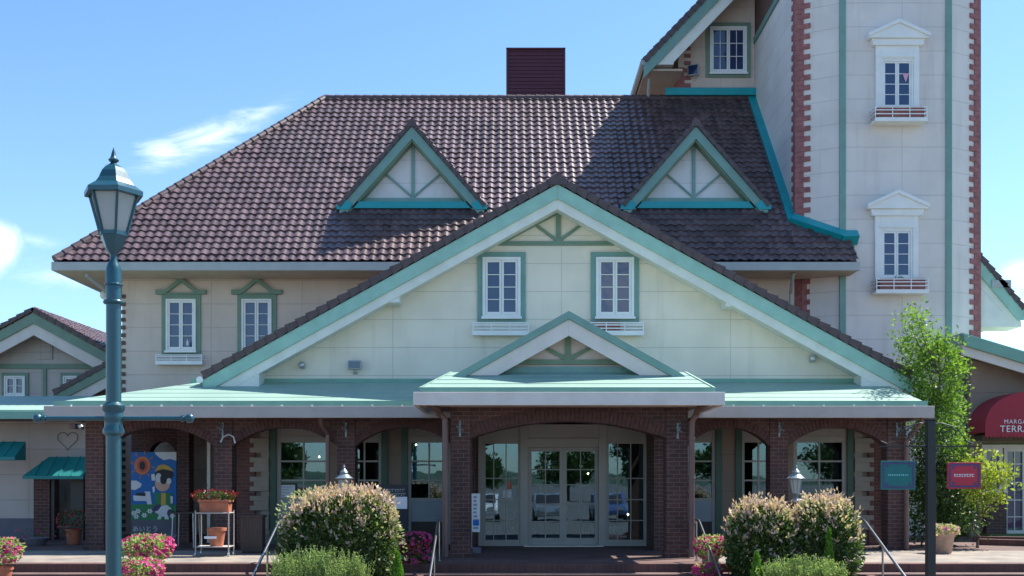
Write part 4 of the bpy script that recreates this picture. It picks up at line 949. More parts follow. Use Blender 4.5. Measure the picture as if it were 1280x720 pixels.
# glazed doors and brick pier
g = MB(); x0 = px(1228, Y); zt = pz(560, Y); zb = .08; gl = MB()
for (a, b, zlo) in ((1228, 1252, 616), (1254, 1281, 668), (1282, 1308, 668), (1310, 1334, 616)):
    A, B_ = px(a, Y), px(b, Y); z_ = pz(zlo, Y); g.box(A, A + .09, Y - .06, Y + .06, z_, zt); g.box(B_ - .09, B_, Y - .06, Y + .06, z_, zt); g.box(A + .09, B_ - .09, Y - .06, Y + .06, zt - .1, zt); g.box(A + .09, B_ - .09, Y - .06, Y + .06, z_, z_ + .12)
    m = (A + B_) / 2; g.box(m - .015, m + .015, Y - .03, Y + .03, z_ + .12, zt - .1)
    for v in (580, 603, 625, 646):
        if v < zlo - 6: g.box(A + .09, B_ - .09, Y - .032, Y + .028, pz(v, Y) - .015, pz(v, Y) + .015)
    gl.box(A + .09, B_ - .09, Y + .0, Y + .008, z_ + .12, zt - .1)
g.box(px(1226, Y), px(1336, Y), Y - .07, Y + .07, zt + .001, zt + .09)
o = g.build('glazed_doors', 'pinktrim', K); gl.build('pane', 'glass', o)
g = MB(); g.box(px(1228, Y), px(1253, Y), Y - .25, Y + .2, 0, pz(616, Y) - .005); g.cut(); g.box(px(1311, Y), px(1334, Y), Y - .25, Y + .2, 0, pz(616, Y) - .005); g.cut(); g.box(px(1336, Y), 20, Y, Y + .2, 0, 2.62); g.build('brick_base', 'brick', K)
# barrel awning
aw = thing('red_awning', 'rounded dark red fabric awning with white lettering over the cafe doors', 'awning', (px(1288, 28.5), 28.5, 2.7))
g = MB(); acx = px(1290, 28); hw = 64 * 28 / F; zl = pz(541, 28); ztp = pz(491, 28.4); n = 20
def awp(t, y, inset=0): return (acx - (hw) * math.cos(t), y, zl + (ztp - zl) * math.sin(t) ** .72)
vs = []; 
for i in range(n + 1):
    t = math.pi * i / n; vs += [awp(t, 27.75), awp(t, 28.78)]
fs = [(2 * i, 2 * i + 2, 2 * i + 3, 2 * i + 1) for i in range(n)]; m_ = len(vs)
g.add(vs, fs + [tuple(range(0, m_, 2))[::-1]]); g.add([(v[0], v[1] + .02, v[2] - .02) for v in vs], [tuple(range(0, m_, 2))])
g.build('canvas', 'awnred', aw)
g = MB(); k = 0; x = acx - hw
while x < acx + hw - .01:
    w_ = min(.105, acx + hw - x); g.prism([(x, zl), (x + w_, zl), (x + w_, zl - .09), (x + w_ * .75, zl - .13), (x + w_ / 2, zl - .145), (x + w_ * .25, zl - .13), (x, zl - .09)], 27.74, 27.752); x += .107
g.build('scalloped_valance', 'awnred', aw)
text_mesh('lettering', 'TERRACE', .25, 'paper', (px(1250, 27.73), 27.735, pz(540, 27.73)), aw, align='LEFT', spacing=1.08)
text_mesh('lettering', 'MARGARET', .16, 'signpale', (px(1255, 27.73), 27.735, pz(529.5, 27.73)), aw, align='LEFT', spacing=1.15)

# ============================================================ FOLIAGE
def leaves(n, pts, size, rng, up=.4, asp=.55, name='leaves', mat='leaf_tree', parent=None, out=None, loc=None, jit=.35):
    """n small folded leaves at the given points; 'out' are outward directions"""
    pts = np.asarray(pts, float); n = len(pts)
    d = rng.normal(size=(n, 3)); 
    if out is not None: d = d * .8 + np.asarray(out) * 1.0
    d[:, 2] += up; d /= np.linalg.norm(d, axis=1)[:, None] + 1e-9
    r = rng.normal(size=(n, 3)); s = np.cross(d, r); s /= np.linalg.norm(s, axis=1)[:, None] + 1e-9; nn = np.cross(d, s)
    L = size * (1 + jit * rng.uniform(-1, 1, n))[:, None]; Wd = L * asp / 2
    a = pts; t = pts + d * L; m = pts + d * L * .5
    v1 = m + s * Wd + nn * L * .10; v2 = m - s * Wd + nn * L * .10
    V = np.stack([a, v1, t, v2], 1).reshape(-1, 3); off = np.array(wloc(parent) if parent is not None else Vector(loc or (0, 0, 0)))
    idx = np.arange(n)[:, None] * 4 + np.array([0, 1, 2, 3])
    me = bpy.data.meshes.new(name); me.vertices.add(4 * n); me.vertices.foreach_set('co', (V - off).ravel())
    me.loops.add(4 * n); me.loops.foreach_set('vertex_index', idx.ravel().astype(np.int32)); me.polygons.add(n)
    me.polygons.foreach_set('loop_start', np.arange(0, 4 * n, 4, dtype=np.int32)); me.polygons.foreach_set('loop_total', np.full(n, 4, np.int32)); me.update(); me.validate()
    me.materials.append(M[mat]); o = bpy.data.objects.new(name, me); C.objects.link(o)
    if parent is not None: o.parent = parent
    else: o.location = Vector(off)
    return o
def lumpy(rng, n, c, r, lumps=34, shell=.55, flat=0.0):
    """points in the outer part of a lumpy ellipsoid body, with outward directions"""
    c = np.array(c); r = np.array(r); dirs = rng.normal(size=(lumps, 3)); dirs /= np.linalg.norm(dirs, axis=1)[:, None]; amp = rng.uniform(-.16, .15, lumps)
    u = rng.normal(size=(n, 3)); u /= np.linalg.norm(u, axis=1)[:, None]
    k = 1 + (np.exp(8 * (u @ dirs.T - 1)) * amp).sum(1)
    p = 3.2  # squarish body: superellipsoid
    se = (np.abs(u) ** p).sum(1) ** (-1 / p)
    rad = k * se * (shell + (1 - shell) * rng.uniform(0, 1, n) ** .5)
    return c + u * rad[:, None] * r, u
def shrub(name, label, c, r, nleaf, ntip, seed, group=None, cat='shrub', sz=.09, tipmat='leaf_tip', leafm='leaf_shrub', zcut=None, tipbias=.25):
    rng = np.random.default_rng(seed); t = thing(name, label, cat, (c[0], c[1], c[2] - r[2]), group)
    P, U = lumpy(rng, nleaf, c, r); keep = P[:, 2] > c[2] - r[2]; P, U = P[keep], U[keep]
    leaves(0, P, sz, rng, .3, .5, 'foliage', leafm, t, U)
    # pale young shoots: short sprigs mostly on the top and upper sides
    Q, V = lumpy(np.random.default_rng(seed), ntip * 4, c, r, shell=.93)
    w = np.clip((Q[:, 2] - (c[2] - r[2] * tipbias)) / (r[2] * (1 + tipbias)), 0, 1) ** 1.4; k = rng.uniform(0, 1, len(Q)) < w * .9 + .05
    Q, V = Q[k][:ntip], V[k][:ntip]
    S = []; D = []
    for q, v in zip(Q, V):
        dd = v * .6 + np.array([0, 0, .9]) + rng.normal(size=3) * .25; dd /= np.linalg.norm(dd); ln = rng.uniform(.04, .20) * (1.2 if v[2] > .5 else .7)
        for j in range(5): S.append(q + dd * ln * j / 4); D.append(dd)
    leaves(0, np.array(S) + rng.normal(size=(len(S), 3)) * .012, sz * .85, rng, .5, .5, 'young_shoots', tipmat, t, np.array(D))
    Q, V = lumpy(rng, ntip * 3, c, r, shell=.9); k = rng.uniform(0, 1, len(Q)) < np.clip((Q[:, 2] - c[2] + r[2] * .7) / r[2] / 1.7, .05, 1); leaves(0, Q[k], sz * .8, rng, .4, .5, 'pale_leaves', 'leaf_cream', t, V[k])
    g = MB(); rr = random.Random(seed)
    for i in range(9):
        a = rr.uniform(0, 6.28); g.tube([(c[0] + rr.uniform(-.15, .15), c[1] + rr.uniform(-.1, .1), c[2] - r[2] - .05), (c[0] + math.cos(a) * r[0] * .5, c[1] + math.sin(a) * r[1] * .5, c[2]), (c[0] + math.cos(a) * r[0] * .75, c[1] + math.sin(a) * r[1] * .75, c[2] + r[2] * .6)], [.022, .014, .006], 6)
    g.build('stems', 'bark', t); return t
def petunias(name, label, c, r, n, seed, potspec=None, dark=False, group=None, cat='flower pot', flower='petal', nl=None, fl2='petalpink'):
    """potspec (radius, height, z base, material); flowers are five-petalled discs with leaves between"""
    rng = np.random.default_rng(seed); zb = potspec[2] if potspec else c[2] - r[2]
    t = thing(name, label, cat, (c[0], c[1], zb), group)
    if potspec:
        pr, ph, pzb, pm = potspec
        g = MB(); g.lathe([(pr * .66, 0), (pr * .72, .02), (pr * .93, ph * .86), (pr * 1.03, ph * .87), (pr * 1.03, ph), (pr * .93, ph), (pr * .9, ph * .93)], (c[0], c[1], pzb), 24); g.build('pot', pm, t, smooth=True)
    P, U = lumpy(rng, nl or n * 9, c, r, shell=.4); leaves(0, P, .055, rng, .3, .6, 'foliage', 'leaf_feather' if not dark else 'leaf_dark', t, U)  # dark: pots in shade get deeper leaves, shade put into the colour
    for mat, cnt, nm in ((flower, int(n * 1.9), 'flowers'),):
        P, U = lumpy(rng, cnt, c, r, shell=.9); g = MB()
        for p, u in zip(P, U):
            u = Vector(u) + Vector((0, -.35, .2)) + Vector(rng.normal(size=3) * .25); u.normalize(); a = u.orthogonal().normalized(); b = u.cross(a); R_ = .034 * rng.uniform(.75, 1.3); ph = rng.uniform(0, 6)
            vs = [Vector(p)]
            for k in range(10): q = R_ * (1.0 if k % 2 == 0 else .72); vs.append(Vector(p) + (a * math.cos(ph + k * .6283) + b * math.sin(ph + k * .6283)) * q + u * .014)
            g.add(vs, [(0, 1 + k, 1 + (k + 1) % 10) for k in range(10)])
        fo = g.build(nm, mat, t); fo['kind'] = 'stuff'
    return t
def cloud_tree(name, label, base, h, blobs, seed, leafm, nper, sz, trunk_r=.07, cat='tree', group=None, limbs=True, dens_shell=.2):
    rng = np.random.default_rng(seed); rr = random.Random(seed); t = thing(name, label, cat, base, group)
    g = MB(); top = Vector((base[0], base[1], base[2]))
    tr = [Vector(base)]; nseg = 6
    for k in range(1, nseg + 1): tr.append(Vector((base[0] + rr.uniform(-.06, .06) * k * .6, base[1] + rr.uniform(-.06, .06) * k * .6, base[2] + h * k / nseg)))
    g.tube(tr, [trunk_r * (1 - .13 * k) for k in range(nseg + 1)], 9); g.build('trunk', 'bark', t, smooth=True)
    P = []; U = []; g = MB()
    for (cx, cy, cz, rx, ry, rz) in blobs:
        j = min(nseg - 1, max(1, int((cz - rz * .5 - base[2]) / h * nseg))); s = tr[j]
        g.tube([s, s.lerp(Vector((cx, cy, cz)), .55) + Vector((0, 0, -.08)), Vector((cx, cy, cz + rz * .6))], [trunk_r * .42, trunk_r * .25, .006], 6)
        m = int(nper * (rx * rz) ** .9 * 3 + 30)
        # clusters inside each clump
        nc = max(4, m // 26); cu = rng.normal(size=(nc, 3)); cu /= np.linalg.norm(cu, axis=1)[:, None]; cr = rng.uniform(.3, 1, nc) ** .6
        cc = np.array([cx, cy, cz]) + cu * cr[:, None] * np.array([rx, ry, rz]); q = rng.integers(0, nc, m)
        p = cc[q] + rng.normal(size=(m, 3)) * np.array([.11, .11, .13]) * (1 + sz * 3); P.append(p); U.append(cu[q])
    g.build('branches', 'bark', t)
    leaves(0, np.concatenate(P), sz, rng, .25, .5, 'crown', leafm, t, np.concatenate(U)); return t

# ---- tall light tree in front of the tower
bl = []; rr = random.Random(11); Yt = 24.6
for (x, y, rx, rz) in ((1136, 415, 8, 22), (1146, 450, 13, 24), (1140, 478, 9, 20), (1173, 430, 8, 18), (1186, 446, 9, 22), (1166, 472, 15, 24), (1188, 476, 9, 22), (1155, 512, 17, 22), (1180, 512, 19, 24), (1196, 512, 8, 20), (1165, 545, 15, 18), (1184, 552, 13, 18), (1138, 400, 4, 9), (1198, 535, 7, 14), (1160, 428, 5, 12)):
    s = Yt / F; bl.append((px(x, Yt), Yt + rr.uniform(-.4, .5), pz(y, Yt), rx * s, .4, rz * s))
cloud_tree('slender_tree', 'tall slender light green tree in front of the pale tower', (px(1168, Yt), Yt, 0), 4.9, bl, 4, 'leaf_tree', 1500, .095, .06)
bl = []; Yt = 24.9
for (x, y, rx, rz) in ((1150, 600, 26, 30), (1180, 620, 34, 34), (1205, 640, 24, 26), (1158, 560, 16, 20), (1165, 650, 30, 24), (1195, 590, 22, 26)):
    s = Yt / F; bl.append((px(x, Yt), Yt + rr.uniform(-.3, .3), pz(y, Yt), rx * s, .5, rz * s))
cloud_tree('bush', 'dense dark green bush below the slender tree, behind the hanging red sign', (px(1180, Yt), Yt, 0), 1.4, bl, 8, 'leaf_dark', 1300, .10, .05, cat='bush')
bl = []; Yt = 24.2
for (x, y, rx, rz) in ((1232, 590, 18, 12), (1218, 605, 16, 12), (1246, 603, 16, 10), (1228, 618, 20, 10), (1206, 585, 12, 12)):
    s = Yt / F; bl.append((px(x, Yt), Yt + rr.uniform(-.3, .3), pz(y, Yt), rx * s, .35, rz * s))
cloud_tree('maple', 'low yellow green maple with spreading leaves beside the brick base of the cafe', (px(1222, Yt), Yt, 0), .8, bl, 12, 'leaf_lime', 1000, .10, .035, cat='small tree')
bl = []; Yt = 27.5
for (x, y, rx, rz) in ((1095, 585, 8, 40), (1100, 640, 12, 34)):
    s = Yt / F; bl.append((px(x, Yt), Yt, pz(y, Yt), rx * s, .3, rz * s))
cloud_tree('bush', 'narrow sunlit bush seen between the last arcade pier and the brick wall end', (px(1098, Yt), Yt, 0), 1.2, bl, 15, 'leaf_tree', 900, .09, .03, cat='bush')

# ---- planting beds and shrubs at the steps
for i, (xa, xb, lab) in enumerate(((-4.35, -1.62, 'brick edged planting bed between the left and central steps'), (3.72, 6.62, 'brick edged planting bed between the central and right steps'))):
    t = thing('planting_bed', lab, 'planter', ((xa + xb) / 2, 18.6, -.6), 'planting beds')
    g = MB(); g.box(xa, xb, 17.1, 17.25, -.6, -.22); g.box(xa, xa + .14, 17.252, 19.5, -.6, -.16); g.box(xb - .14, xb, 17.252, 19.5, -.6, -.16); g.build('kerb', 'riser', t)
    MB().box(xa + .141, xb - .141, 17.251, 19.5, -.6, -.20).build('soil', 'soil', t)
shrub('dappled_shrub', 'rounded shrub with cream pink tips left of the central steps', (-3.07, 18.75, .54), (1.00, .60, .80), 12000, 620, 21, 'dappled shrubs at the steps')
shrub('dappled_shrub', 'pink tipped shrub nearer the entrance in the right planting bed', (4.50, 18.75, .40), (.58, .56, .68), 7500, 330, 22, 'dappled shrubs at the steps')
shrub('dappled_shrub', 'pink tipped shrub beside the far right handrail', (5.60, 18.75, .42), (.56, .56, .71), 7500, 320, 23, 'dappled shrubs at the steps')
def feather(label, c, r, n, seed):
    rng = np.random.default_rng(seed); t = thing('feathery_plant', label, 'plant', (c[0], c[1], c[2]), 'feathery plants in front of the shrubs')
    S = []; D = []; g = MB()
    for k in range(n):
        a = rng.uniform(0, 6.28); q = math.sqrt(rng.uniform(0, 1)); b = Vector((c[0] + r[0] * q * math.cos(a), c[1] + r[1] * q * math.sin(a), c[2])); hh = r[2] * rng.uniform(.55, 1.05) * (1 - .35 * q * q)
        tip = b + Vector((rng.normal() * .07, rng.normal() * .07, hh)); g.beam(b, tip, .006, .006)
        for j in range(10):
            p = b.lerp(tip, .25 + .75 * j / 9); S.append(p); D.append((rng.normal() * .6, rng.normal() * .6, .6))
    g.build('stems', 'leaf_feather', t); leaves(0, np.array(S, float), .05, rng, .3, .22, 'foliage', 'leaf_feather', t, np.array(D))
feather('feathery light green plant in front of the left dappled shrub', (-3.25, 17.5, -.2), (.85, .25, .66), 520, 31)
feather('feathery light green plant in front of the right dappled shrubs', (4.9, 17.5, -.2), (.75, .25, .52), 480, 32)
def conifer(label, c, h, seed):
    rng = np.random.default_rng(seed); n = 1500; t = thing('dwarf_conifer', label, 'conifer', c, 'dwarf conifers in the planting beds')
    z = rng.uniform(0, 1, n); a = rng.uniform(0, 6.28, n); q = (1 - z) ** .8 * .12 * np.sqrt(rng.uniform(.3, 1, n))
    P = np.stack([c[0] + q * np.cos(a), c[1] + q * np.sin(a), c[2] + .04 + z * h], 1); D = np.stack([np.cos(a) * .5, np.sin(a) * .5, np.full(n, 1.3)], 1)
    MB().tube([c, (c[0], c[1], c[2] + h * .7)], [.015, .004], 6).build('trunk', 'bark', t); leaves(0, P, .05, rng, .8, .4, 'crown', 'leaf_conifer', t, D)
conifer('tiny bright green conifer at the right end of the left planting bed', (px(497, 17.6), 17.6, -.2), .50, 1)
conifer('tiny bright green conifer at the left end of the right planting bed', (px(946, 17.6), 17.6, -.2), .50, 2)
conifer('tiny bright green conifer in front of the shrub by the far right handrail', (px(1036, 18.1), 18.1, -.16), .85, 3)

# ---- flower pots
zf = pz(690, 17.2)
petunias('petunia_pot', 'magenta petunias trailing in a tiered pot right of the street lamp', (px(184, 16.6), 16.6, pz(684, 16.6)), (.36, .34, .19), 150, 41, (.2, .3, -.42, 'terracotta'), group='petunia pots')
petunias('petunia_pot', 'magenta petunias at the foot of the street lamp, lower of two tiers', (px(172, 16.0), 16.0, pz(712, 16.0)), (.36, .34, .16), 150, 42, (.2, .25, -.6, 'terracotta'), group='petunia pots')
petunias('petunia_pot', 'magenta petunias cut by the left edge of the picture', (px(2, 18.3), 18.3, pz(688, 18.3)), (.30, .28, .20), 110, 43, (.19, .35, -.3, 'terracotta'), group='petunia pots')
petunias('petunia_pot', 'petunias in a yellow brown pot at the right handrail of the entrance steps', (px(888, 19.3), 19.3, pz(684, 19.3)), (.28, .24, .20), 90, 44, (.17, .34, -.15, 'pot'), group='petunia pots')
petunias('petunia_pot', 'magenta petunias trailing low beside the right entrance handrail', (px(884, 18.9), 18.9, pz(713, 18.9)), (.26, .2, .12), 80, 45, (.16, .2, -.3, 'terracotta'), group='petunia pots')
petunias('petunia_pot', 'pink petunias in a pale terracotta pot behind the black sign post', (px(1178, 22.4), 22.4, pz(663, 22.4)), (.34, .3, .13), 70, 46, (.26, .42, .0, 'pot'), group='petunia pots', flower='petalpink')
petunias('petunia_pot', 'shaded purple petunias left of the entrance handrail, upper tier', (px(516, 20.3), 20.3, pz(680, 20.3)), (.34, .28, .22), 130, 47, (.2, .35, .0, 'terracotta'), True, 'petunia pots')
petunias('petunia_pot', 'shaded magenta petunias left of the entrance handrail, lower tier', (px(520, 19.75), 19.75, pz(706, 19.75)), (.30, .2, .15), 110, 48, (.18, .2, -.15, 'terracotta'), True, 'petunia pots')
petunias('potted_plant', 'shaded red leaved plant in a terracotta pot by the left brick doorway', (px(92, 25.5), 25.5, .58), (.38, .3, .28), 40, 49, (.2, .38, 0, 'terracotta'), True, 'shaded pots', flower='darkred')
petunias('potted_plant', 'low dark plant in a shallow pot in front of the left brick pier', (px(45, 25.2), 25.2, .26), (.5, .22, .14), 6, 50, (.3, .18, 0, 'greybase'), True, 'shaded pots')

# ============================================================ STREET LAMP
LX, LY = px(142, 10), 10.0
t = thing('street_lamp', 'tall teal street lamp with six sided lantern in the left foreground', 'street lamp', (LX, LY, -.62))
z = lambda y: pz(y, 10)
g = MB(); prof = [(.14, 0), (.14, .05), (.115, .07), (.115, .5), (.095, .56), (.075, .62)]
g.lathe(prof, (LX, LY, -.62), 24); g.build('base', 'lampteal', t, smooth=True)
g = MB(); g.lathe([(.073, z(800)), (.071, z(545)), (.071, z(520))], (LX, LY, 0), 24); g.lathe([(.071, z(519)), (.069, z(385)), (.073, z(338)), (.058, z(331)), (.03, z(324)), (.03, z(320))], (LX, LY, 0), 24); g.build('pole', 'lampteal', t, smooth=True)
g = MB()
def ringp(y, r, h): return [(.07, z(y) - h), (r * .92, z(y) - h * .8), (r, z(y) - h * .3), (r, z(y) + h * .3), (r * .92, z(y) + h * .8), (.07, z(y) + h)]
for y, r, h in ((356, .088, .012), (378, .096, .02)): g.cut(); g.lathe(ringp(y, r, h), (LX, LY, 0), 24)
g.cut(); g.lathe([(.072, z(545)), (.098, z(542)), (.1, z(538)), (.082, z(533)), (.085, z(526)), (.094, z(522)), (.085, z(516)), (.102, z(512)), (.104, z(507)), (.072, z(503))], (LX, LY, 0), 24)
g.build('collar', 'lampteal', t, smooth=True)
g = MB(); za = z(523); g.tube([(px(50, 10), LY, za), (px(236, 10), LY, za)], .022, 10)
for xx, sg in ((47, -1), (237, 1)):
    g.ball((px(xx, 10), LY, za), .046, 14); g.tube([(px(xx, 10) - sg * .055, LY, za), (px(xx, 10) - sg * .08, LY, za)], .034, 10)
g.build('cross_arm', 'lampteal', t, smooth=True)
ln = MB(); rot = R(-61)
def hexring(r, zz): return [(LX + r * math.cos(rot + k * math.pi / 3), LY + r * math.sin(rot + k * math.pi / 3), zz) for k in range(6)]
zt, zb_ = z(243), z(293); rt, rb = .235, .128
for k in range(6):
    a = Vector(hexring(rb, zb_)[k]); b = Vector(hexring(rt, zt)[k]); ln.beam(a, b, .022, .022, (LX - a.x, LY - a.y, 0))
    for rr_, zz in ((rb, zb_), (rt, zt)):
        p = Vector(hexring(rr_, zz)[k]); q = Vector(hexring(rr_, zz)[(k + 1) % 6]); ln.beam(p, q, .02, .035)
ln.lathe([(.03, z(321)), (.04, z(318)), (.085, z(310)), (.122, z(298)), (rb + .008, z(293))], (LX, LY, 0), 6, rot)
lf = ln.build('lantern', 'lampteal', t)
g = MB()
g.lathe([(rt + .05, z(243) - .02), (rt + .052, z(240)), (rt + .03, z(238)), (.2, z(232)), (.16, z(225)), (.13, z(216)), (.09, z(210)), (.045, z(206)), (.03, z(204))], (LX, LY, 0), 6, rot)
g.build('lantern_roof', 'lampteal', lf)
g = MB(); g.lathe([(.034, z(208)), (.03, z(205)), (.018, z(204)), (.045, z(201.5)), (.05, z(200)), (.034, z(198)), (.026, z(196)), (.018, z(191)), (.001, z(184))], (LX, LY, 0), 14); g.build('finial', 'lampteal', lf, smooth=True)
g = MB()
for k in range(6):
    A_, B_, C_, D_ = hexring(rb - .012, zb_)[k], hexring(rb - .012, zb_)[(k + 1) % 6], hexring(rt - .012, zt)[(k + 1) % 6], hexring(rt - .012, zt)[k]
    g.cut(); g.add([A_, B_, C_, D_], [(0, 1, 2, 3)])
g.build('glass_pane', 'frost', lf)

# ============================================================ HANGING SIGN POST
SX, SYp = px(1163, 12), 12.0
t = thing('sign_post', 'black metal post with scrolled arms holding two hanging signs', 'sign post', (SX, SYp, -.62))
g = MB(); g.box(SX - .046, SX + .046, SYp - .046, SYp + .046, -.62, pz(526, 12)); g.box(SX - .055, SX + .055, SYp - .055, SYp + .055, pz(526, 12), pz(523, 12)); g.box(SX - .12, SX + .12, SYp - .12, SYp + .12, -.62, -.6); g.build('post', 'blackmetal', t, bevel=.004)
for sg in (-1, 1):
    g = MB(); zz = pz(558, 12); g.box(SX + sg * .047, SX + sg * .58, SYp - .012, SYp + .012, zz - .008, zz + .008); pts = []
    for k in range(26):
        a = k / 25 * 4.2 * math.pi; r_ = .11 * (1 - k / 30); pts.append((SX + sg * (.19 + r_ * math.cos(a)), SYp, zz + .125 + r_ * math.sin(a)))
    g.tube(pts, .007, 6); pts = [(SX + sg * .05, SYp, zz + .26), (SX + sg * .12, SYp, zz + .27), (SX + sg * .30, SYp, zz + .22), (SX + sg * .42, SYp, zz + .06), (SX + sg * .5, SYp, zz + .03), (SX + sg * .57, SYp, zz + .06)]
    g.tube(pts, .007, 6); g.build('scroll_arm', 'blackmetal', t)
def hang(label, x0, x1, y0, y1, mat, ink, dark):
    Y = SYp; a, b = px(x0, Y), px(x1, Y); zt_, zb = pz(y0, Y), pz(y1, Y)
    t = thing('hanging_sign', label, 'sign', ((a + b) / 2, Y, zb), 'signs on the black post')
    g = MB(); g.box(a, b, Y - .012, Y + .012, zb, zt_); g.build('board', mat, t, bevel=.003)
    g = MB()
    for x in (a + .07, b - .07): g.cut(); g.tube([(x, Y, zt_), (x, Y, pz(558, 12))], .004, 6)
    g.build('chain', 'blackmetal', t)
    # ornamental dark border: small scalloped frame
    g = MB(); m = .028; n = 12
    for i in range(n + 1):
        u = i / n
        for (x, z_) in ((a + m + (b - a - 2 * m) * u, zt_ - m), (a + m + (b - a - 2 * m) * u, zb + m)): g.tube([(x, Y - .0125, z_), (x, Y - .015, z_)], .014, 8)
    for i in range(1, 10):
        u = i / 10
        for (x, z_) in ((a + m, zb + m + (zt_ - zb - 2 * m) * u), (b - m, zb + m + (zt_ - zb - 2 * m) * u)): g.tube([(x, Y - .0125, z_), (x, Y - .015, z_)], .014, 8)
    for x, z_ in ((a + .07, zt_ - .06), (b - .07, zt_ - .06), (a + .07, zb + .06), (b - .07, zb + .06)): g.tube([(x, Y - .0125, z_), (x, Y - .015, z_)], .017, 8)
    g.build('border', dark, t)
    return t, a, b, zt_, zb
t, a, b, zt_, zb = hang('teal sign hanging from the left arm of the black post', 1101, 1144, 576, 612, 'signteal', 'signcyan', 'navy')
g = MB(); rr = random.Random(8); x = a + .08
while x < b - .09:
    w_ = rr.uniform(.012, .02); g.box(x, x + w_ * .35, SYp - .016, SYp - .0125, (zt_ + zb) / 2 - .008, (zt_ + zb) / 2 + .012); g.box(x, x + w_, SYp - .0155, SYp - .0125, (zt_ + zb) / 2 + .002, (zt_ + zb) / 2 + .006); x += w_ + .006
g.build('lettering', 'signcyan', t)
t, a, b, zt_, zb = hang('red sign hanging from the right arm of the black post', 1184, 1226, 578, 611, 'signred', 'signpale', 'navy')
g = MB(); zm = (zt_ + zb) / 2 + .003; x = a + .075
for k in range(8):
    w_ = .023; g.box(x, x + .005, SYp - .016, SYp - .0125, zm - .018, zm + .018); g.box(x + .0055, x + w_, SYp - .0155, SYp - .0125, zm + .009, zm + .014)
    if k % 2: g.box(x + .0055, x + w_, SYp - .0157, SYp - .0125, zm - .016, zm - .011)
    else: g.box(x + w_ * .55, x + w_ * .75, SYp - .0157, SYp - .0125, zm - .018, zm + .008)
    x += .0295
g.build('lettering', 'signpale', t)

# ============================================================ HANDRAILS
def rail(label, X, Yt, Yb, hook=False, posts=3):
    t = thing('handrail', label, 'handrail', (X, Yt, -.6), 'handrails of the steps')
    ztop = .80; g = MB(); zb = ztop - (Yt - Yb) * .42
    pts = [(X, Yt + .25, ztop), (X, Yt, ztop), (X, Yt - .15, ztop - .04), (X, Yb, zb)]
    g.tube(pts, .026, 12); g.build('rail', 'steel', t, smooth=True)
    for k in range(posts):
        f = k / max(1, posts - 1); y = Yt + .18 + (Yb + .15 - Yt - .18) * f; zz = ztop - max(0, (Yt - y)) * .42
        zf = 0 if y > 19.56 else -.15 if y > 19.08 else -.30 if y > 18.6 else -.6
        g = MB(); g.tube([(X, y, zf), (X, y, zz - .01)], .019, 10); g.tube([(X, y, zf), (X, y, zf + .015)], .045, 12); g.build('post', 'steel', t, smooth=True)
rail('steel handrail left of the left dappled shrub', -4.46, 20.0, 17.6)
rail('steel handrail at the left side of the entrance steps', -1.42, 20.1, 17.6)
rail('steel handrail at the right side of the entrance steps beside the petunias', 3.60, 20.1, 17.6)
rail('steel handrail right of the right dappled shrubs', 6.76, 20.0, 17.6)

# ---- brick pillars with small lanterns
def pillar_lamp(cx, lab1, lab2, col):
    Y = 19.75; s = Y / F; x = px(cx, Y); t = thing('brick_pillar', lab1, 'pillar', (x, Y, 0), 'brick pillars')
    zt_ = pz(627, Y); MB().box(x - .22, x + .22, Y - .22, Y + .22, 0, zt_ - .05).build('shaft', 'brick', t); MB().box(x - .26, x + .26, Y - .26, Y + .26, zt_ - .048, zt_).build('cap', 'riser', t, bevel=.01)
    l = thing('pillar_lantern', lab2, 'lantern', (x, Y, zt_), 'lanterns on the brick pillars')
    g = MB(); g.lathe([(.10, 0), (.10, .02), (.05, .04), (.03, .08), (.045, .12), (.06, .14), (.06, .16)], (x, Y, zt_), 18); g.build('base', col, l, smooth=True)
    g = MB(); g.lathe([(.065, .16), (.075, .19), (.115, .42)], (x, Y, zt_), 8); g.build('glass', 'frost', l)
    g = MB()
    for k in range(8):
        a = k * math.pi / 4; g.beam((x + .068 * math.cos(a), Y + .068 * math.sin(a), zt_ + .17), (x + .122 * math.cos(a), Y + .122 * math.sin(a), zt_ + .43), .01, .01)
    g.build('cage', col, l)
    g = MB(); g.lathe([(.17, .43), (.175, .445), (.15, .46), (.10, .51), (.07, .53), (.07, .545), (.085, .555), (.05, .60), (.02, .63), (.02, .645), (.03, .655), (.012, .69), (.001, .72)], (x, Y, zt_), 20); g.build('roof', col, l, smooth=True)
pillar_lamp(430, 'brick pillar half hidden behind the left dappled shrub', 'dark grey lantern poking up behind the left dappled shrub', 'lampgrey')
pillar_lamp(995, 'brick pillar rising between the right dappled shrubs', 'grey lantern on the brick pillar behind the right dappled shrubs', 'lampgrey')

# ============================================================ WALL THINGS
def hook(x, Y, z_, label, big=False):
    t = thing('wall_bracket', label, 'bracket', (x, Y, z_), 'scroll brackets on the brick piers')
    g = MB(); g.box(x - .02, x + .02, Y - .015, Y - .001, z_ - .16, z_ + .16); g.build('plate', 'lampgrey', t); g = MB(); pts = []
    for k in range(22):
        a = k / 21 * 3.4 * math.pi; r_ = .10 * (1 - k / 28); pts.append((x + .03 * math.sin(a), Y - .13 - r_ * math.cos(a), z_ + r_ * math.sin(a)))
    g.tube(pts, .008, 6); g.tube([(x, Y - .01, z_ + .12), (x, Y - .28, z_ + .12), (x, Y - .32, z_ + .16)], .009, 6); g.tube([(x - .07, Y - .2, z_ + .05), (x + .07, Y - .2, z_ - .04)], .007, 6); g.build('scroll', 'lampgrey', t)
hook(pcx[1], AY, 2.72, 'silver scroll bracket on the second arcade pier from the left')
hook(pcx[2], AY, 2.72, 'silver scroll bracket on the arcade pier above the dark grey lantern')
hook(pcx[3], AY, 2.72, 'silver scroll bracket on the arcade pier above the right pillar lantern')
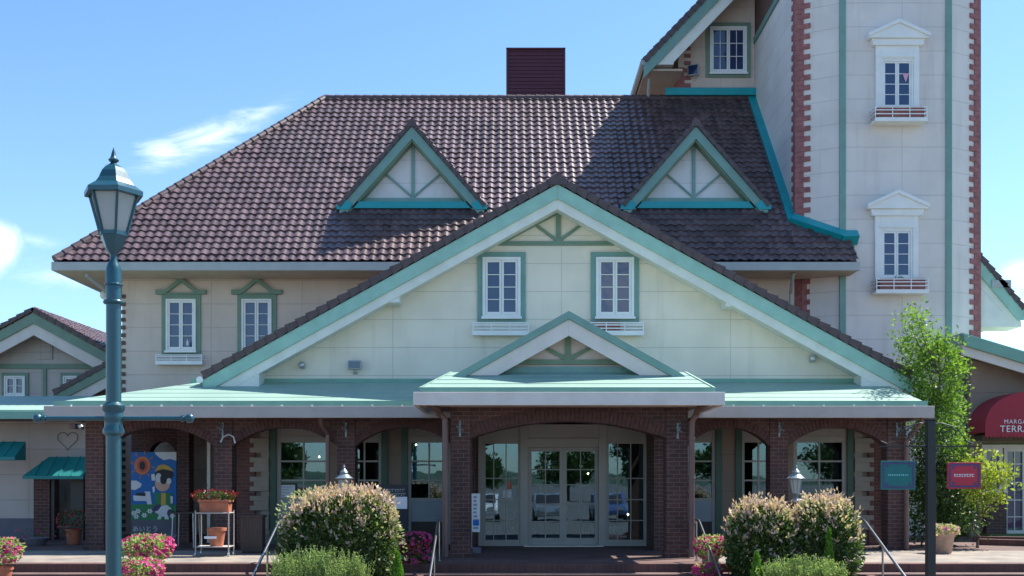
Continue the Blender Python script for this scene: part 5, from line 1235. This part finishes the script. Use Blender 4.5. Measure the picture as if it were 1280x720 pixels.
hook(pcx[4], AY, 2.72, 'silver scroll bracket on the rightmost arcade pier')
hook(px(575, PY), PY, 2.62, 'silver scroll bracket on the left pier of the entrance arch')
hook(px(847, PY), PY, 2.58, 'silver scroll bracket on the right pier of the entrance arch')
t = thing('hose_hook', 'curved pale pipe bent like a cane beside the second arcade pier', 'pipe', (px(290, 23.4), 23.4, 2.2))
g = MB(); g.tube([(px(276, 23.4) , 23.4, pz(553, 23.4)), (px(279, 23.4), 23.4, pz(546, 23.4)), (px(286, 23.4), 23.4, pz(543, 23.4)), (px(292, 23.4), 23.4, pz(546, 23.4)), (px(294, 23.4), 23.4, pz(554, 23.4))], .02, 8); g.build('pipe', 'alu', t, smooth=True)
# floodlights
def flood(x, z_, Y, label, w=.27, h=.2):
    t = thing('floodlight', label, 'floodlight', (x, Y, z_)); g = MB(); g.box(x - w / 2, x + w / 2, Y - .22, Y - .10, z_ - h / 2, z_ + h / 2); o = g.build('housing', 'gutter', t, bevel=.012)
    MB().box(x - w / 2 + .03, x + w / 2 - .03, Y - .228, Y - .221, z_ - h / 2 + .03, z_ + h / 2 - .03).build('lens', 'glass', t)
    g = MB(); g.tube([(x, Y - .15, z_ - h / 2), (x, Y - .12, z_ - h / 2 - .06), (x, Y, z_ - h / 2 - .08)], .018, 6); g.tube([(x - .05, Y - .02, z_ - h / 2 - .08), (x + .05, Y - .02, z_ - h / 2 - .08)], .03, 8); g.build('bracket', 'alu', t); return t
flood(px(444.5, GY), pz(457, GY), GY, 'square grey floodlight low on the left of the big gable wall', .33, .22)
flood(px(868, 35.4), pz(90, 35.4), 35.4, 'square floodlight on the upper wing wall left of its window', .38, .36).rotation_euler = (0, 0, R(-22))
for cxp, cyp, lab in ((378, 457, 'small round wall lamp near the left corner of the big gable'), (1014, 449, 'small round wall lamp near the right corner of the big gable')):
    x, z_ = px(cxp, GY), pz(cyp, GY); t = thing('wall_lamp', lab, 'wall lamp', (x, GY, z_), 'small round lamps on the gable')
    MB().box(x - .06, x + .06, GY - .05, GY - .001, z_ - .08, z_ + .08).build('plate', 'gutter', t, bevel=.01); g = MB(); g.ball((x + .01, GY - .12, z_), .09, 12); g.build('globe', 'alu', t, smooth=True)
t = thing('security_camera', 'small camera under the eave above the wire heart at left', 'camera', (px(96, 26.9), 26.9, 3.0))
g = MB(); g.box(px(92, 26.9) - .02, px(92, 26.9) + .12, 26.7, 27.3, pz(536, 26.9), pz(530, 26.9)); g.build('housing', 'pipe', t, bevel=.01); g = MB(); g.tube([(px(101, 26.9), 26.8, pz(532, 26.9)), (px(104, 26.9), 26.8, pz(535, 26.9))], .06, 10); g.build('lens', 'alu', t)
t = thing('wire_heart', 'thin wire heart decoration on the low annex wall', 'decoration', (px(84, 28), 27.95, 2.6)); g = MB()
pts = []
for k in range(33):
    a = 2 * math.pi * k / 32; pts.append((px(85, 28) + .27 * math.sin(a) ** 3 * 1.0, 27.97, 2.66 + .017 * (13 * math.cos(a) - 5 * math.cos(2 * a) - 2 * math.cos(3 * a) - math.cos(4 * a))))
g.tube(pts, .008, 6, False); g.build('wire', 'greybase', t)

# ============================================================ PAINTED PHOTO BOARD (sun, child in straw hat, cow, daisies)
bY = 27.0; bx0, bx1 = px(164, bY), px(220.5, bY); bt, bm_ = pz(565, bY), pz(650, bY)
t = thing('painted_board', 'painted blue photo board with a sun, a straw hat child and a white cow', 'painted board', ((bx0 + bx1) / 2, bY, 0))
U2 = lambda x: bx0 + (bx1 - bx0) * x; V2 = lambda y: bt + (bm_ - bt) * y      # board coordinates 0..1 from the top left
MB().box(bx0, bx1, bY, bY + .04, bm_, bt).build('blue_sky', 'board_blue', t)
MB().box(bx0, bx1, bY, bY + .04, 0, bm_ - .001).build('lower_board', 'greybase', t)
lay = [0]
def flat(name, poly, mat, parent=t):
    lay[0] += 1; y1 = bY - .0008 * lay[0]; MB().prism([(U2(x), V2(y)) for x, y in poly], y1 - .0006, y1 if lay[0] > 0 else bY).build(name, mat, parent)
def disc(cx, cy, rx, ry, n=20, a0=0, wob=0): return [(cx + rx * (1 + wob * (k % 2)) * math.cos(2 * math.pi * k / n + a0), cy + ry * (1 + wob * (k % 2)) * math.sin(2 * math.pi * k / n + a0)) for k in range(n)]
flat('meadow', [(0, .77), (.4, .76), (1, .78), (1, 1), (0, 1)], 'board_green')
flat('cloud', [(.52, 0), (1, 0), (1, .13), (.86, .10), (.72, .12), (.62, .08), (.55, .04)], 'paper'); flat('cloud', [(0, .42), (.12, .42), (.24, .47), (.2, .52), (.08, .56), (0, .55)], 'paper')
for k in range(8):
    a = 2 * math.pi * k / 8 + .2; cx, cy = .25, .19; flat('sun_ray', [(cx + .21 * math.cos(a - .06), cy + .155 * math.sin(a - .06)), (cx + .28 * math.cos(a - .03), cy + .21 * math.sin(a - .03)), (cx + .28 * math.cos(a + .03), cy + .21 * math.sin(a + .03)), (cx + .21 * math.cos(a + .06), cy + .155 * math.sin(a + .06))], 'orange')
flat('sun_disc', disc(.25, .20, .18, .135), 'orange'); flat('sun_face', disc(.25, .20, .12, .10), 'red'); flat('face_hole', disc(.25, .20, .065, .065), 'ink')
flat('house', [(.05, .70), (.05, .64), (.3, .62), (.3, .58), (.42, .58), (.46, .77), (.36, .77), (.34, .72), (.08, .72)], 'paper'); flat('house_roof', [(.09, .64), (.13, .60), (.32, .60), (.32, .65)], 'ink')
flat('shirt', [(.53, .60), (.9, .60), (.92, .80), (.52, .80)], 'board_green'); flat('shirt_front', [(.67, .60), (.77, .60), (.77, .78), (.66, .78)], 'yellow')
flat('face', disc(.70, .46, .17, .12), 'skin'); flat('hair', disc(.73, .33, .20, .075), 'ink'); flat('hair_light', disc(.61, .38, .07, .07), 'paper'); flat('cheek', disc(.84, .43, .055, .045), 'paper')
flat('hat', [(.52, .29), (.60, .20), (.72, .18), (.84, .21), (.97, .29), (.86, .27), (.70, .25)], 'yellow'); flat('face_hole', disc(.72, .40, .075, .075), 'ink')
flat('sleeve', [(.45, .33), (.52, .32), (.54, .42), (.46, .42)], 'paper'); flat('sleeve', [(.47, .52), (.53, .5), (.53, .58), (.49, .6)], 'paper'); flat('hand', [(.87, .65), (.93, .65), (.93, .75), (.88, .76)], 'paper')
flat('cow_patch', disc(.60, .84, .12, .07), 'navy'); flat('cow', [(.52, .88), (.6, .86), (.68, .79), (.80, .78), (.9, .83), (.87, .89), (.82, .90), (.84, .99), (.75, .99), (.74, .95), (.68, .95), (.66, .99), (.58, .99), (.62, .92)], 'paper'); flat('cow_patch', disc(.86, .90, .06, .06), 'navy')
for cx, cy in ((.12, .95), (.16, .87), (.30, .93), (.42, .87), (.92, .94), (.07, .90)):
    flat('daisy', disc(cx, cy, .075, .045, 12, 0, -.45), 'paper'); flat('daisy_centre', disc(cx, cy, .018, .013, 8), 'yellow')
text_mesh('lettering', 'あいとう', .17, 'signpale', ((bx0 + bx1) / 2 - .22, bY - .004, pz(664, bY)), t, .002)
text_mesh('lettering', 'マーガレットステーション', .105, 'signpale', ((bx0 + bx1) / 2, bY - .004, pz(671.5, bY)), t, .002, spacing=.88)

# ============================================================ TROLLEY, BINS, BOARDS
tY = 21.6; s = tY / F; x0, x1 = px(248, tY), px(289, tY); zt_ = pz(641, tY); zl = pz(683, tY)
t = thing('trolley', 'pale metal two shelf trolley on castors carrying planters', 'trolley', ((x0 + x1) / 2, tY, 0))
g = MB()
for x in (x0, x1):
    for y in (tY - .2, tY + .2): g.tube([(x, y, .09), (x, y, zt_ + .05)], .013, 8)
for zz in (zt_, zl):
    for y in (tY - .2, tY + .2): g.tube([(x0, y, zz), (x1, y, zz)], .013, 8)
    for x in (x0, x1): g.tube([(x, tY - .2, zz), (x, tY + .2, zz)], .013, 8)
g.build('frame', 'fascia', t, smooth=True)
for zz in (zt_, zl): MB().box(x0 + .01, x1 - .01, tY - .19, tY + .19, zz - .012, zz + .004).build('shelf', 'trim', t)
for x in (x0, x1):
    for y in (tY - .2, tY + .2): g = MB(); g.tube([(x - .015, y, .045), (x + .015, y, .045)], .045, 12); g.build('castor', 'alu', t)
t = thing('window_planter', 'long terracotta planter of red flowers on top of the trolley', 'planter', ((x0 + x1) / 2, tY, zt_ + .006))
g = MB(); g.xprism([(tY - .12, zt_ + .006), (tY + .12, zt_ + .006), (tY + .15, zt_ + .22), (tY - .15, zt_ + .22)], x0 + .06, x1 - .02); g.box(x0 + .03, x1 + .01, tY - .17, tY + .17, zt_ + .222, zt_ + .27); g.build('trough', 'terracotta', t, bevel=.008)
rng = np.random.default_rng(3); P, U = lumpy(rng, 700, ((x0 + x1) / 2, tY, zt_ + .33), (.42, .16, .09)); leaves(0, P, .05, rng, .3, .6, 'foliage', 'leaf_dark', t, U); P, U = lumpy(rng, 260, ((x0 + x1) / 2 - .02, tY, zt_ + .36), (.42, .17, .09), shell=.9); leaves(0, P, .045, rng, .4, .9, 'flowers', 'darkred', t, U)
t = thing('plant_pot', 'terracotta pot with a white tag on the lower shelf of the trolley', 'flower pot', ((x0 + x1) / 2, tY, zl + .005)); xc = (x0 + x1) / 2 + .04
g = MB(); g.lathe([(.13, 0), (.18, .32), (.2, .32), (.2, .38), (.17, .38)], (xc, tY, zl + .005), 20); g.build('pot', 'terracotta', t, smooth=True); MB().box(xc - .2, xc + .05, tY - .205, tY - .2, zl + .17, zl + .22).build('tag', 'paper', t)
def slat_bin(x0, x1, Y, h, label):
    t = thing('slatted_bin', label, 'bin', ((x0 + x1) / 2, Y, 0)); g = MB(); n = 8
    for k in range(n): xx = x0 + (x1 - x0) * (k + .5) / n; g.box(xx - .028, xx + .028, Y - .16, Y - .14, .05, h)
    for k in range(6): yy = Y - .13 + .26 * (k + .5) / 6; g.box(x0, x0 + .02, yy - .018, yy + .018, .05, h); g.box(x1 - .02, x1, yy - .018, yy + .018, .05, h)
    g.build('slats', 'wood', t); g = MB(); g.box(x0 - .02, x1 + .02, Y - .18, Y + .18, h, h + .05); g.build('lid', 'wood', t, bevel=.01); MB().box(x0 + .03, x1 - .03, Y - .13, Y + .13, 0, h - .02).build('liner', 'ink', t)
slat_bin(px(303, 22.4), px(330, 22.4), 22.4, .78, 'dark slatted wooden bin left of the first shop window')
t = thing('side_table', 'dark bistro table with thin legs right of the painted board', 'table', (px(232, 24.5), 24.5, 0)); xx = px(233, 24.5)
MB().box(xx - .32, xx + .3, 24.2, 24.8, .80, .83).build('tabletop', 'wood', t)
for dx_, dy_ in ((-.27, -.25), (.25, -.25), (-.27, .25), (.25, .25)): g = MB(); g.tube([(xx + dx_, 24.5 + dy_, 0), (xx + dx_ * .9, 24.5 + dy_ * .9, .8)], .015, 8); g.build('leg', 'alu', t)
# dark notice stand between shop windows
nY = 22.6; t = thing('notice_stand', 'black notice stand with pale lettering behind the left dappled shrub', 'sign stand', (px(493, nY), nY, 0))
x0, x1 = px(474, nY), px(510, nY); g = MB(); g.box(x0, x1, nY, nY + .05, .5, pz(606, nY)); g.build('board', 'ink', t, bevel=.006); g = MB(); g.box(x0, x0 + .04, nY, nY + .05, 0, .498); g.box(x1 - .04, x1, nY, nY + .05, 0, .498); g.build('frame', 'ink', t)
g = MB(); rr = random.Random(2)
for r_ in range(2):
    x = x0 + .06
    while x < x1 - .09:
        w_ = rr.uniform(.03, .05); zz = pz(612, nY) - .09 * r_; g.box(x, x + .008, nY - .004, nY - .0005, zz - .05, zz + .02); g.box(x + .009, x + w_, nY - .0035, nY - .0005, zz, zz + .01)
        if rr.random() < .5: g.box(x + .009, x + w_ * .8, nY - .0035, nY - .0005, zz - .04, zz - .03)
        x += w_ + .014
g.build('lettering', 'gutter', t); MB().box(px(491, nY), px(509, nY), nY - .006, nY - .001, pz(636, nY), pz(621, nY)).build('notice_sheet', 'paper', t)
# white and blue banner stand by the entrance
nY = 22.6; t = thing('banner_stand', 'narrow white and blue banner stand left of the entrance doors', 'banner', (px(595, nY), nY, 0)); x0, x1 = px(590, nY), px(600, nY)
x0 += .0; MB().box(x0, x1, nY, nY + .03, pz(665, nY), pz(617, nY)).build('banner', 'paper', t)
g = MB(); rr = random.Random(4)
for k in range(9): zz = pz(620 + k * 4.8, nY); g.box(x0 + .03, x0 + .03 + rr.uniform(.06, .12), nY - .004, nY - .0005, zz - .05, zz)
g.build('print', 'rail_blue', t); g = MB(); g.box(x0 + .02, x1 - .02, nY - .0045, nY - .0005 - .0035, pz(657, nY), pz(650, nY)); g.build('blue_band', 'board_blue', t); MB().box(x0 - .01, x0 - .001, nY, nY + .03, .05, pz(617, nY)).build('pole', 'alu', t); MB().box(x0 - .02, x1 + .02, nY - .1, nY + .14, 0, .12).build('base', 'greybase', t)
# window notices
def notice(x0, x1, y0, y1, Y, label, mat='paper', framed=False):
    t = thing('notice', label, 'notice', (px((x0 + x1) / 2, Y), Y, pz(y1, Y)), 'paper notices on the glass'); a, b = px(x0, Y), px(x1, Y); zb, zt = pz(y1, Y), pz(y0, Y)
    MB().box(a, b, Y - .004, Y, zb, zt).build('sheet', mat, t); g = MB(); n = 4
    for k in range(n): zz = zt - (zt - zb) * (k + .7) / (n + .6); g.box(a + (b - a) * .12, b - (b - a) * (.15 + .2 * (k % 2)), Y - .0055, Y - .0042, zz - .012, zz + .0)
    g.build('print', 'rail_blue', t)
    if framed:
        g = MB(); g.box(a - .04, a - .001, Y - .02, Y, zb - .04, zt + .04); g.box(b + .001, b + .04, Y - .02, Y, zb - .04, zt + .04); g.box(a, b, Y - .02, Y, zt + .001, zt + .04); g.box(a, b, Y - .02, Y, zb - .04, zb - .001); g.build('frame', 'wood', t)
notice(346, 369, 606, 622, SY + .05, 'framed white poster in the lower left of the first shop window', framed=True)
notice(632, 640, 602, 611, Y0 + .045, 'small red notice on the left glass beside the entrance doors', 'red')
notice(629, 639, 613, 622, Y0 + .045, 'pale square sticker under the red notice on the entrance glass')
notice(640, 648, 611, 621, Y0 + .045, 'blue round edged sticker right of the red notice', 'rail_blue')
t = tag(MB().lathe([(.03, 0), (.03, .10), (.012, .13), (.012, .17)], (px(235, 30.05), 30.0, pz(432, 30.05)), 12).build('plastic_bottle', 'bottle', None, (px(235, 30.05), 30.0, pz(432, 30.05)), smooth=True), 'small white bottle standing inside the first upper left window', 'bottle')
for i, (cxp, lab) in enumerate(((1131, 'withered plants in the upper tower flower box'), (1125, 'dry sprig in the lower tower flower box'))):
    rng = np.random.default_rng(60 + i); yb_ = (140, 351)[i]; Yb = TY - .22; n = 160 if i == 0 else 60
    P = np.stack([px(cxp, Yb) + rng.normal(size=n) * (.22 if i == 0 else .07), np.full(n, Yb) + rng.normal(size=n) * .05, pz(yb_, Yb) + np.abs(rng.normal(size=n)) * .05], 1)
    tag(leaves(0, P, .07, rng, .6, .4, 'dry_plant', 'leaf_dark', None, None, (px(cxp, Yb), Yb, pz(yb_ + 6, Yb))), lab, 'plant', 'plants in the tower flower boxes')

# ---- shop interior: shelves, counters, hanging lamps
def shelf_unit(x, y, w, h, d, label, seed):
    t = thing('display_shelf', label, 'shelf', (x, y, 0), 'display shelves in the shop'); g = MB(); g.box(x - w / 2, x - w / 2 + .03, y - d / 2, y + d / 2, 0, h); g.box(x + w / 2 - .03, x + w / 2, y - d / 2, y + d / 2, 0, h)
    n = 4
    for k in range(n + 1): zz = .05 + (h - .08) * k / n; g.box(x - w / 2 + .031, x + w / 2 - .031, y - d / 2, y + d / 2, zz, zz + .025)
    g.build('frame', 'wood', t); rr = random.Random(seed)
    for mat in ('paper', 'terracotta', 'yellow', 'sage'):
        g = MB()
        for k in range(n):
            zz = .05 + (h - .08) * k / n + .027
            for j in range(5): xx = x - w / 2 + .08 + rr.random() * (w - .25); g.box(xx, xx + rr.uniform(.05, .13), y - d / 2 + .03, y - .02, zz, zz + rr.uniform(.08, .26))
        g.build('goods', mat, t)
for i, (x, y, lab) in enumerate(((-4.6, 28.3, 'dark shelf of goods inside the first shop window'), (-2.0, 29.2, 'dark shelf of goods inside the window left of the entrance'), (.1, 29.0, 'shelf of goods seen through the left sliding door'), (2.6, 29.2, 'shelf of goods seen through the right sliding door'), (5.0, 29.0, 'dark shelf inside the window right of the entrance'), (7.4, 28.2, 'dark shelf inside the last shop window on the right'))):
    shelf_unit(x, y, 1.3, 1.9, .4, lab, i)
for i, (cxp, cyp, lab) in enumerate(((399, 571, 'small lit lamp glowing inside the first shop window'), (520, 556, 'small lit lamp glowing inside the window left of the entrance'), (785, 643, 'small lit lamp low behind the right entrance glass'), (735, 592, 'small lit lamp glowing behind the right sliding door'))):
    Yl = 26.8; x, z_ = px(cxp, Yl), pz(cyp, Yl); t = thing('pendant_lamp', lab, 'lamp', (x, Yl, z_), 'lit lamps inside the shop'); g = MB(); g.ball((x, Yl, z_), .022, 10); g.build('bulb', 'bulb', t); MB().tube([(x, Yl, z_ + .04), (x, Yl, 2.89)], .006, 6).build('cord', 'ink', t)

# ============================================================ BEHIND THE CAMERA (seen mirrored in the glass)
def car(x, y, rz, paintm, label):
    t = thing('parked_car', label, 'car', (0, 0, 0), 'cars parked facing the entrance')
    prof = [(-2.1, .35), (-2.15, .6), (-2.05, .85), (-1.2, .98), (-.55, 1.42), (.9, 1.46), (1.6, 1.05), (2.05, .95), (2.12, .6), (2.05, .32)]
    g = MB(); g.xprism([(a, b) for a, b in prof], -.86, .86); g.build('body', paintm, t, bevel=.08)
    g = MB(); g.xprism([(-1.12, 1.0), (-.55, 1.36), (.85, 1.40), (1.45, 1.05)], -.868, .868); g.build('side_window', 'ink', t)
    g = MB(); g.add([(-.72, -1.2, 1.0), (.72, -1.2, 1.0), (.66, -.60, 1.40), (-.66, -.60, 1.40)], [(0, 1, 2, 3)]); g.v = [(a, b - .012, c + .012) for a, b, c in g.v]; g.build('windscreen', 'ink', t)
    for sx in (-1, 1):
        MB().box(sx * .5 - .16, sx * .5 + .16, -2.17, -2.1, .62, .78).build('headlight', 'alu', t)
        for yy in (-1.35, 1.3):
            g = MB(); g.tube([(sx * .9, yy, .32), (sx * .68, yy, .32)], .32, 20); w_ = g.build('wheel', 'tyre', t); g = MB(); g.tube([(sx * .915, yy, .32), (sx * .9, yy, .32)], .19, 14); g.build('rim', 'alu', w_)
    t.location = (x, y, -.62); t.rotation_euler = (0, 0, rz); return t
c1 = car(-1.6, -7, R(180), 'carwhite', 'white car parked opposite the entrance, mirrored in the left of the doors')
car(2.0, -6.5, R(180), 'carsilver', 'silver car parked opposite the entrance, mirrored in the doors')
car(5.2, -7.2, R(180), 'carblue', 'blue car parked opposite the entrance, mirrored in the right glass')
rr = random.Random(77)
for i, (x, y, h) in enumerate(((-24, -56, 6), (-13, -60, 7.5), (-4, -64, 5.2), (6, -61, 4.6), (13, -57, 7), (22, -59, 6), (34, -56, 7.5))):
    bl = [(x + rr.uniform(-1.8, 1.8), y + rr.uniform(-1.5, 1.5), h * rr.uniform(.35, .85), rr.uniform(1, 1.7), 1.4, rr.uniform(.9, 1.6)) for _ in range(9)]
    cloud_tree('roadside_tree', ['round tree', 'broad tree', 'short tree', 'tall tree', 'leafy tree', 'spreading tree', 'outer tree'][i] + ' across the car park, only seen mirrored in the windows', (x, y, -.62), h * .8, bl, 100 + i, 'leaf_dark', 120, .42, .2, group='trees across the car park')
